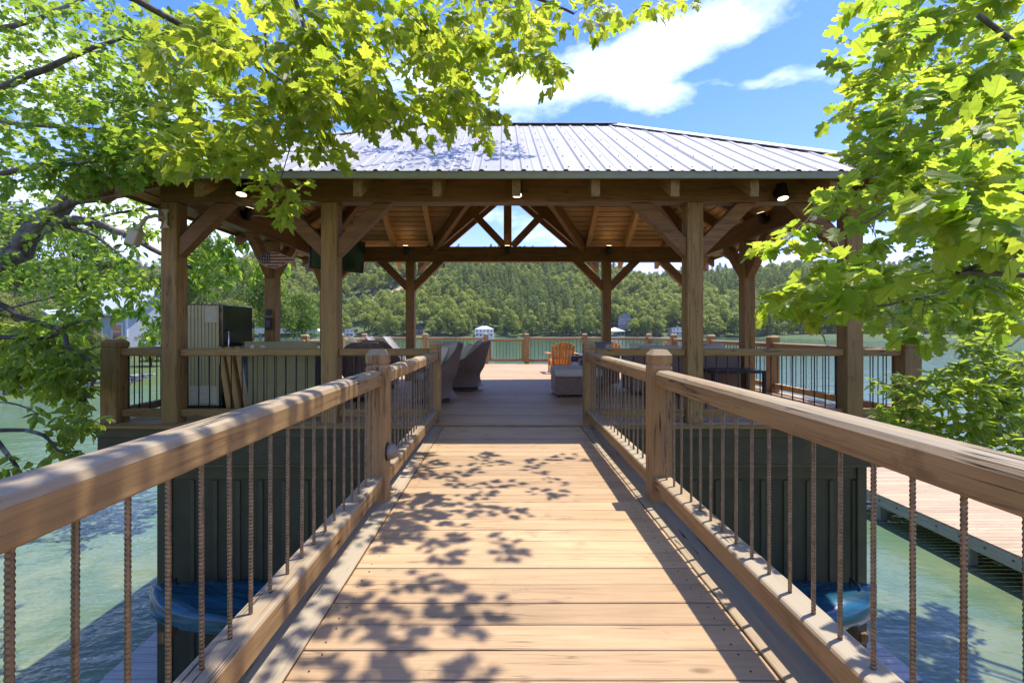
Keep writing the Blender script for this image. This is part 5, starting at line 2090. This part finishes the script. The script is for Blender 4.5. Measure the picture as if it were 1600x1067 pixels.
    TMPL = [leaf_template(kind, c_, k_) for c_, k_ in ((.5, .0), (1.2, .22), (1.9, -.2), (-.5, .12), (2.6, .1))]
    TF = TMPL[0][1]
    TV = TMPL[0][0]

    def leaf_uv(me, verts_xy):
        ul = me.uv_layers.new(name="leaf_uv")
        li = np.empty(len(me.loops), np.int32)
        me.loops.foreach_get("vertex_index", li)
        ul.data.foreach_set("uv", np.asarray(verts_xy, np.float32)[li].ravel())
    # the leaves that show largest are objects of their own
    def shown(lf):
        p_ = lf[0]
        if p_.y < .3:
            return 0
        u, v = 788 + p_.x / p_.y * FPX, 517 - (p_.z - EYE) / p_.y * FPX
        return lf[4] / p_.length if (0 < u < 1600 and 0 < v < 1067) else 0
    sc_l = np.array([shown(l_) for l_ in leaves])
    big = set(np.argsort(-sc_l)[:nobj].tolist())
    lmes = []
    for tv_i, tf_i in TMPL:
        m_ = mesh_from("leaf", tv_i.tolist(), tf_i, lm)
        leaf_uv(m_, TV[:, :2])
        lmes.append(m_)
    rV, rF = [], []
    nv = len(TV)
    for i, (p_, x_, ax, nr, s_) in enumerate(leaves):
        M3 = Matrix((x_, ax, nr)).transposed()
        if i in big and sc_l[i] > 0:
            o = bpy.data.objects.new("leaf", lmes[i % 5])
            C.objects.link(o)
            o.parent = t
            m4 = M3.to_4x4() * s_
            m4[3][3] = 1.0
            m4.translation = p_ - WP[t.name]
            o.matrix_basis = m4
        else:
            A = np.array(M3) * s_
            rV.append(TMPL[i % 5][0] @ A.T + np.array(p_))
            o_ = (len(rV) - 1) * nv
            rF.extend([tuple(a + o_ for a in f) for f in TF])
    if rV:
        m_ = mesh_from("leaves", np.concatenate(rV).tolist(), rF, lm)
        leaf_uv(m_, np.tile(TV[:, :2], (len(rV), 1)))
        lo = put("leaves", m_, t, (0, 0, 0))
        tag(lo, kind="stuff")
    for o in t.children:
        if o.name.split(".")[0] in ("trunk", "branches", "leaves"):
            o.location = -WP[t.name]
    return len(leaves)


GREY_BARK = bark("maple_bark", (.055, .045, .036), (.15, .13, .105), 9)
DARK_BARK = bark("dark_bark", (.028, .022, .018), (.075, .062, .05), 9)
LM_MAPLE = leaf_mat("maple_leaf", (.060, .108, .014), (.095, .145, .022), (.38, .52, .030), (.72, .75, .070), .66, .3, True)
LM_MID = leaf_mat("mid_leaf", (.040, .095, .014), (.070, .125, .020), (.26, .46, .035), (.58, .68, .07), .6, .35, True)
LM_RIGHT = leaf_mat("right_leaf", (.050, .105, .014), (.085, .145, .022), (.38, .58, .035), (.74, .80, .075), .63, .4, True)
LM_LOW = leaf_mat("low_leaf", (.070, .125, .022), (.11, .16, .032), (.42, .60, .05), (.62, .70, .07), .6, .4, True)
n_l = 0
# maple that hangs over the bridge from the left
n_l += grow_tree("maple_tree", "maple with large backlit yellow green leaves hanging over the bridge from upper left", "tree", (-4.6, .2, -2.9), [
    ([(-4.6, .2, -3.0), (-4.3, .5, 1.0), (-4.0, .8, 3.2), (-3.6, 1.2, 5.2), (-3.2, 1.8, 8)], .20, .07),
    ([(-3.85, 1.0, 4.2), (-2.8, 2.0, 4.5), (-1.6, 3.0, 4.5), (-.4, 3.9, 4.35), (.7, 4.6, 4.4)], .06, .012),
    ([(-3.7, 1.2, 5.0), (-2.6, 3.2, 5.2), (-1.6, 5.2, 5.4), (0.2, 6.4, 5.7)], .06, .012),
    ([(-4.0, .8, 3.1), (-3.1, 2.2, 3.35), (-2.3, 3.3, 3.4), (-1.7, 4.1, 3.25)], .05, .01),
    ([pix(440, -60, 3.2), pix(480, 60, 3.2), pix(470, 85, 3.2), pix(455, 112, 3.2)], .018, .008),
    ([pix(410, -40, 3.6), pix(420, 120, 3.6), pix(455, 200, 3.5), pix(438, 285, 3.4)], .012, .003),
], [(420, 90, 190, 100, 2.6, 4.8, 180), (600, 90, 160, 100, 2.8, 4.8, 165), (300, 235, 110, 28, 3.0, 4.4, 26), (760, 55, 120, 75, 3, 5, 72), (905, 20, 100, 32, 3.2, 5, 26), (330, 190, 120, 70, 2.7, 4.2, 42),
    (530, 195, 110, 50, 2.8, 4.4, 34), (690, 175, 90, 40, 3, 4.6, 24), (765, 200, 32, 40, 3.3, 4.6, 11), (440, 300, 42, 45, 3.2, 3.7, 9), (400, 250, 80, 28, 3, 4.2, 14), (1050, 6, 50, 14, 3.4, 5, 8), (835, 105, 45, 45, 3.2, 4.6, 12), (480, -80, 320, 70, 3.0, 5.0, 60), (620, 165, 200, 30, 3.0, 4.5, 16),
    ((.55, 2.6, 4.5), (.75, 1.2, .35), 34), ((.65, 2.0, 4.2), (.55, .5, .3), 24), ((1.0, 3.0, 4.3), (.4, .7, .25), 9), ((.1, 1.4, 4.2), (.5, .6, .3), 16), ((-.1, 1.9, 4.3), (.7, 1.3, .4), 42), ((-.5, 3.4, 4.9), (.8, 1.0, .4), 26), ((-.2, 6.4, 6.1), (1.3, .8, .35), 60)],
    "maple", .096, LM_MAPLE, GREY_BARK, per=6, tail=.34, droop=.45)
# leaning tree on the left bank
n_l += grow_tree("leaning_tree", "thick leaning tree at the left with smaller mid green leaves and mottled limbs", "tree", (-10.6, .2, -3.3), [
    ([(-10.6, .2, -3.5), (-9.9, 2.4, -.6), (-8.9, 5.0, 1.5), pix(0, 405, 7.2), pix(60, 350, 7.5), pix(120, 300, 7.8), pix(190, 200, 8.2), pix(240, 60, 8.6)], .34, .08),
    ([pix(20, 392, 7.3), pix(100, 322, 7.3), pix(160, 310, 7.2), pix(240, 300, 7.1)], .085, .03),
    ([pix(60, 360, 7.4), pix(120, 345, 7.3), pix(180, 360, 7.2), pix(250, 395, 7.1), pix(300, 420, 7.2)], .085, .025),
    ([pix(60, 358, 7.5), pix(90, 352, 7.4), pix(140, 365, 7.4), pix(185, 395, 7.3)], .06, .012),
    ([pix(-90, 300, 5.2), pix(0, 272, 4.7), pix(110, 257, 4.6), pix(250, 241, 4.6)], .045, .01),
    ([pix(-90, 180, 5.5), pix(0, 140, 5.4), pix(70, 108, 5.4), pix(130, 82, 5.4), pix(220, 50, 5.2)], .06, .012),
    ([pix(-60, 60, 5.5), pix(40, 36, 5.4), pix(100, 12, 5.4), pix(180, -20, 5.4)], .04, .01),
    ([pix(-80, 170, 6), pix(0, 190, 5.6), pix(110, 200, 5.4), pix(240, 205, 5.0)], .03, .008),
], [(90, 90, 150, 115, 4.8, 8.5, 230), (90, 230, 150, 85, 4.6, 8.5, 200), (230, 120, 120, 110, 4.0, 5.6, 190), (170, 200, 120, 70, 4.4, 5.2, 60), (280, 230, 120, 45, 3.9, 5.0, 95), (140, 265, 120, 30, 4.3, 5.0, 50), (60, 320, 100, 50, 6, 8.5, 55), (180, 250, 90, 40, 4.2, 4.9, 40), (220, 330, 60, 40, 7, 9, 26), (60, 420, 80, 40, 6, 8, 34), (190, 440, 60, 40, 6.5, 8, 30), (100, -60, 250, 60, 4.5, 7.5, 50), (40, 160, 80, 120, 5, 7.5, 50), (140, 470, 90, 25, 6, 7.5, 18)],
    "maple", .080, LM_MID, GREY_BARK, per=7, tail=.5, droop=.3, twig=1.1)
# branch beyond the left side of the pavilion
n_l += grow_tree("buckeye_tree", "tree with drooping fans of leaflets seen past the left corner post", "tree", (-19, 12, -3.6), [
    ([(-19, 10, -4.0), (-18.4, 11, -1), (-17.6, 12, 2.5), (-16.5, 12.5, 6)], .22, .10),
    ([(-17.8, 11.8, 2.0), pix(20, 380, 13), pix(200, 330, 13), pix(310, 340, 13), pix(395, 375, 13)], .10, .015),
    ([(-17.0, 12.3, 4.2), pix(100, 250, 13), pix(280, 270, 13.5), pix(400, 330, 13.5)], .09, .015),
    ([(-18.2, 11.4, 0.2), pix(60, 470, 12), pix(180, 455, 12), pix(270, 430, 12)], .06, .012),
], [(330, 340, 70, 50, 11.5, 14, 60), (385, 405, 70, 40, 12.5, 14.5, 62), (330, 420, 50, 40, 11.5, 13.5, 36), (200, 390, 100, 50, 11, 13.5, 60), (150, 330, 120, 50, 11, 13.5, 46), (330, 290, 80, 30, 12, 14, 24), (60, 400, 70, 60, 11, 13, 36), (230, 470, 60, 25, 11, 13, 22), (150, 470, 60, 40, 10.5, 13, 26), (90, 510, 70, 30, 10, 12, 30), (240, 520, 40, 25, 10.5, 12.5, 14)],
    "oval", .21, LM_MID, DARK_BARK, per=8, tail=.6, droop=.75, nobj=200)
# dark branched small tree low at the left
n_l += grow_tree("sapling", "small tree with black crooked branches and drooping oval leaves over the water at left", "tree", (-8.7, .6, -3.1), [
    ([(-8.7, .6, -3.3), (-8.2, 2.2, -1.6), (-7.4, 3.8, -.2), pix(-60, 500, 5.3), pix(-30, 440, 5.4)], .11, .06),
    ([pix(-60, 545, 5.2), pix(0, 527, 5.2), pix(70, 530, 5.2), pix(105, 508, 5.2), pix(142, 501, 5.2)], .035, .014),
    ([pix(-40, 455, 5.3), pix(5, 478, 5.2), pix(35, 497, 5.2), pix(95, 516, 5.1), pix(106, 542, 5.0), pix(138, 562, 5.0), pix(146, 595, 5.0), pix(132, 625, 5.0), pix(136, 660, 4.9)], .034, .008),
    ([pix(-60, 690, 4.4), pix(0, 672, 4.4), pix(55, 676, 4.3), pix(80, 690, 4.3), pix(95, 706, 4.3), pix(128, 704, 4.3)], .024, .006),
    ([pix(-40, 630, 4.5), pix(0, 628, 4.6), pix(40, 636, 4.6), pix(58, 648, 4.6)], .013, .004),
    ([pix(-40, 640, 4.0), pix(0, 695, 3.9), pix(20, 720, 3.9), pix(34, 745, 3.9)], .022, .012),
], [(70, 560, 75, 32, 4.9, 5.6, 80), (60, 590, 90, 22, 4.8, 5.4, 60), (110, 575, 50, 30, 4.8, 5.5, 24), (40, 590, 60, 22, 5.4, 6.2, 34), (100, 610, 60, 20, 5.4, 6.2, 30), (60, 530, 80, 25, 5.6, 6.6, 34), (110, 560, 38, 30, 5.2, 5.6, 16), (105, 600, 40, 35, 4.8, 5.3, 26), (118, 632, 26, 36, 4.9, 5.35, 18), (110, 650, 60, 22, 4.3, 5.0, 26), (115, 690, 35, 26, 4.3, 5.0, 20), (30, 545, 60, 20, 4.8, 5.5, 30), (20, 735, 45, 25, 3.7, 4.2, 14), (120, 480, 50, 20, 5, 5.5, 14), (70, 510, 80, 18, 5.0, 5.6, 26), (90, 720, 40, 18, 4.0, 4.6, 8)],
    "oval", .10, LM_LOW, DARK_BARK, per=6, tail=.3, droop=.5)
# right-hand tree with big leaves
n_l += grow_tree("oak_tree", "tree with big bright lobed leaves reaching in from the right edge", "tree", (6.4, .3, -2.9), [
    ([(6.4, .3, -3.0), (6.1, .6, 1.0), (5.8, 1.0, 3.2), (5.4, 1.5, 6)], .2, .08),
    ([(5.85, .95, 2.7), pix(1640, 110, 2.6), pix(1600, 81, 2.6), pix(1499, 0, 2.8), pix(1420, -90, 3.0)], .03, .012),
    ([(6.0, .7, 1.4), pix(1640, 430, 2.0), pix(1590, 400, 2.0), pix(1540, 375, 2.05), pix(1485, 336, 2.1)], .022, .010),
    ([(6.05, .7, 1.2), pix(1660, 450, 2.6), pix(1560, 443, 2.6), pix(1500, 452, 2.6), pix(1420, 470, 2.7), pix(1350, 482, 2.7)], .022, .006),
    ([(5.9, .9, 2.6), pix(1640, 130, 3.0), pix(1480, 205, 3.0), pix(1390, 262, 3.0), pix(1300, 310, 2.9), pix(1205, 400, 2.8)], .026, .005),
    ([(5.95, .8, 1.9), pix(1640, 300, 2.4), pix(1540, 290, 2.5), pix(1440, 300, 2.6), pix(1350, 350, 2.7)], .022, .006),
], [(1480, 110, 130, 105, 2.2, 4.2, 42), (1400, 40, 85, 45, 2.4, 4.0, 20), (1565, 230, 60, 130, 1.7, 3.0, 18), (1430, 270, 120, 55, 2.2, 3.8, 26), (1340, 325, 80, 36, 2.3, 3.5, 15), (1228, 385, 45, 26, 2.5, 3.0, 6), (1315, 415, 95, 40, 2.1, 3.3, 12), (1250, 480, 60, 45, 2.3, 3.0, 10), (1290, 430, 70, 50, 2.3, 3.2, 9), (1365, 465, 80, 50, 2.2, 3.4, 11), (1460, 390, 130, 60, 1.7, 3.0, 14), (1540, 470, 80, 50, 2.0, 3.4, 12), (1355, 185, 55, 40, 2.5, 3.8, 9), (1375, 245, 55, 45, 2.4, 3.5, 15), (1335, 110, 40, 50, 2.5, 3.8, 6), (1560, 20, 60, 50, 2.2, 3.4, 13), (1520, 340, 90, 60, 1.7, 3.0, 18), (1520, 320, 80, 60, 1.35, 1.8, 9), (1450, 190, 140, 120, 2.6, 4.4, 34), (1540, 120, 60, 120, 2.4, 4.0, 20), (1440, 520, 40, 20, 2.4, 3.2, 4), (1500, -70, 150, 60, 2.4, 3.8, 20)],
    "broad", .094, LM_RIGHT, GREY_BARK, per=7, tail=.46, droop=.18, tiltn=.5)
# smaller-leaved branches below it
n_l += grow_tree("beech_tree", "fine branches of small oval leaves over the water at lower right", "tree", (6.3, 2.2, -3.7), [
    ([(6.6, .9, -3.4), (6.4, 1.8, -1.5), (6.1, 2.8, .2), (5.9, 3.2, 2.2)], .12, .05),
    ([(6.15, 2.7, 0.0), pix(1650, 640, 3.9), pix(1560, 655, 3.8), pix(1480, 678, 3.8), pix(1410, 668, 3.8)], .022, .004),
    ([(6.1, 2.8, .4), pix(1650, 560, 4.0), pix(1590, 578, 3.9), pix(1530, 605, 3.9), pix(1450, 640, 3.9)], .022, .004),
    ([(6.2, 2.6, -.3), pix(1660, 690, 3.7), pix(1575, 705, 3.6), pix(1540, 728, 3.6)], .018, .004),
    ([(6.05, 2.9, .8), pix(1650, 520, 4.1), pix(1580, 540, 4.1), pix(1500, 555, 4.1)], .018, .004),
], [(1450, 605, 100, 25, 3.4, 4.4, 46), (1545, 580, 65, 45, 3.4, 4.4, 70), (1500, 640, 100, 50, 3.4, 4.6, 60), (1415, 650, 50, 24, 3.4, 4.2, 26), (1500, 680, 80, 22, 3.4, 4.3, 34), (1565, 640, 45, 55, 3.3, 4.4, 40), (1390, 670, 35, 16, 3.5, 4.0, 8), (1570, 720, 40, 20, 3.3, 4.0, 26), (1580, 690, 30, 40, 3.2, 4.2, 24), (1530, 610, 80, 50, 3.6, 4.6, 40), (1540, 540, 60, 20, 3.6, 4.4, 22), (1440, 690, 50, 12, 3.5, 4.1, 10)],
    "oval", .082, LM_LOW, DARK_BARK, per=8, tail=.3, droop=.12, tiltn=.4)
# tree further back on the right
n_l += grow_tree("background_tree", "darker small-leaved tree behind the bright lobed leaves at the right", "tree", (12.5, .2, -3.0), [
    ([(12.5, .0, -3.3), (12.2, 2.5, 0), (11.6, 5.0, 4.0), (11, 7, 9)], .28, .1),
    ([(11.9, 3.6, 2.0), pix(1640, 420, 7.0), pix(1540, 430, 7.0), pix(1440, 440, 7.2)], .05, .01),
    ([(11.7, 4.6, 3.4), pix(1640, 280, 7.5), pix(1520, 240, 7.8), pix(1400, 220, 8.2)], .06, .01),
    ([(11.5, 5.2, 4.4), pix(1640, 120, 7.8), pix(1520, 110, 8.0), pix(1420, 120, 8.4)], .06, .01),
    ([(11.2, 6.2, 6.4), pix(1620, 0, 8.0), pix(1500, 20, 8.4)], .06, .01),
], [(1500, 120, 130, 120, 7, 9, 170), (1490, 270, 120, 70, 6.8, 8.6, 130), (1385, 205, 45, 40, 7.8, 8.8, 40), (1520, 400, 100, 70, 6.4, 8.2, 90), (1420, 480, 90, 40, 6.4, 7.6, 46), (1550, 490, 60, 35, 6, 7.6, 36)],
    "maple", .12, LM_MID, GREY_BARK, per=8, tail=.6, droop=.3)
# ------------------------------------------------------------------ thin summer haze over the lake
HAZE = 0.00009
hm = bpy.data.materials.new("haze_air")
hm.use_nodes = True
hk = NT(hm.node_tree)
hk.n.remove(hk.n["Principled BSDF"])
pv = hk.new("ShaderNodeVolumePrincipled")
pv.inputs["Color"].default_value = (.86, .92, 1.0, 1)
pv.inputs["Density"].default_value = HAZE
pv.inputs["Anisotropy"].default_value = 0.2
hk.link(pv.outputs[0], hk.n["Material Output"].inputs["Volume"])
bm = bmesh.new()
bmesh.ops.create_cube(bm, size=1.0, matrix=Matrix.Translation((0, 420, 55)) @ Matrix.Diagonal((2240, 1000, 130, 1)))
tag(put("haze", bm_done(bm, "haze", hm)), "thin pale summer haze over the lake", None, None, "stuff")
print("leaves", n_l, "forest", len(fx))
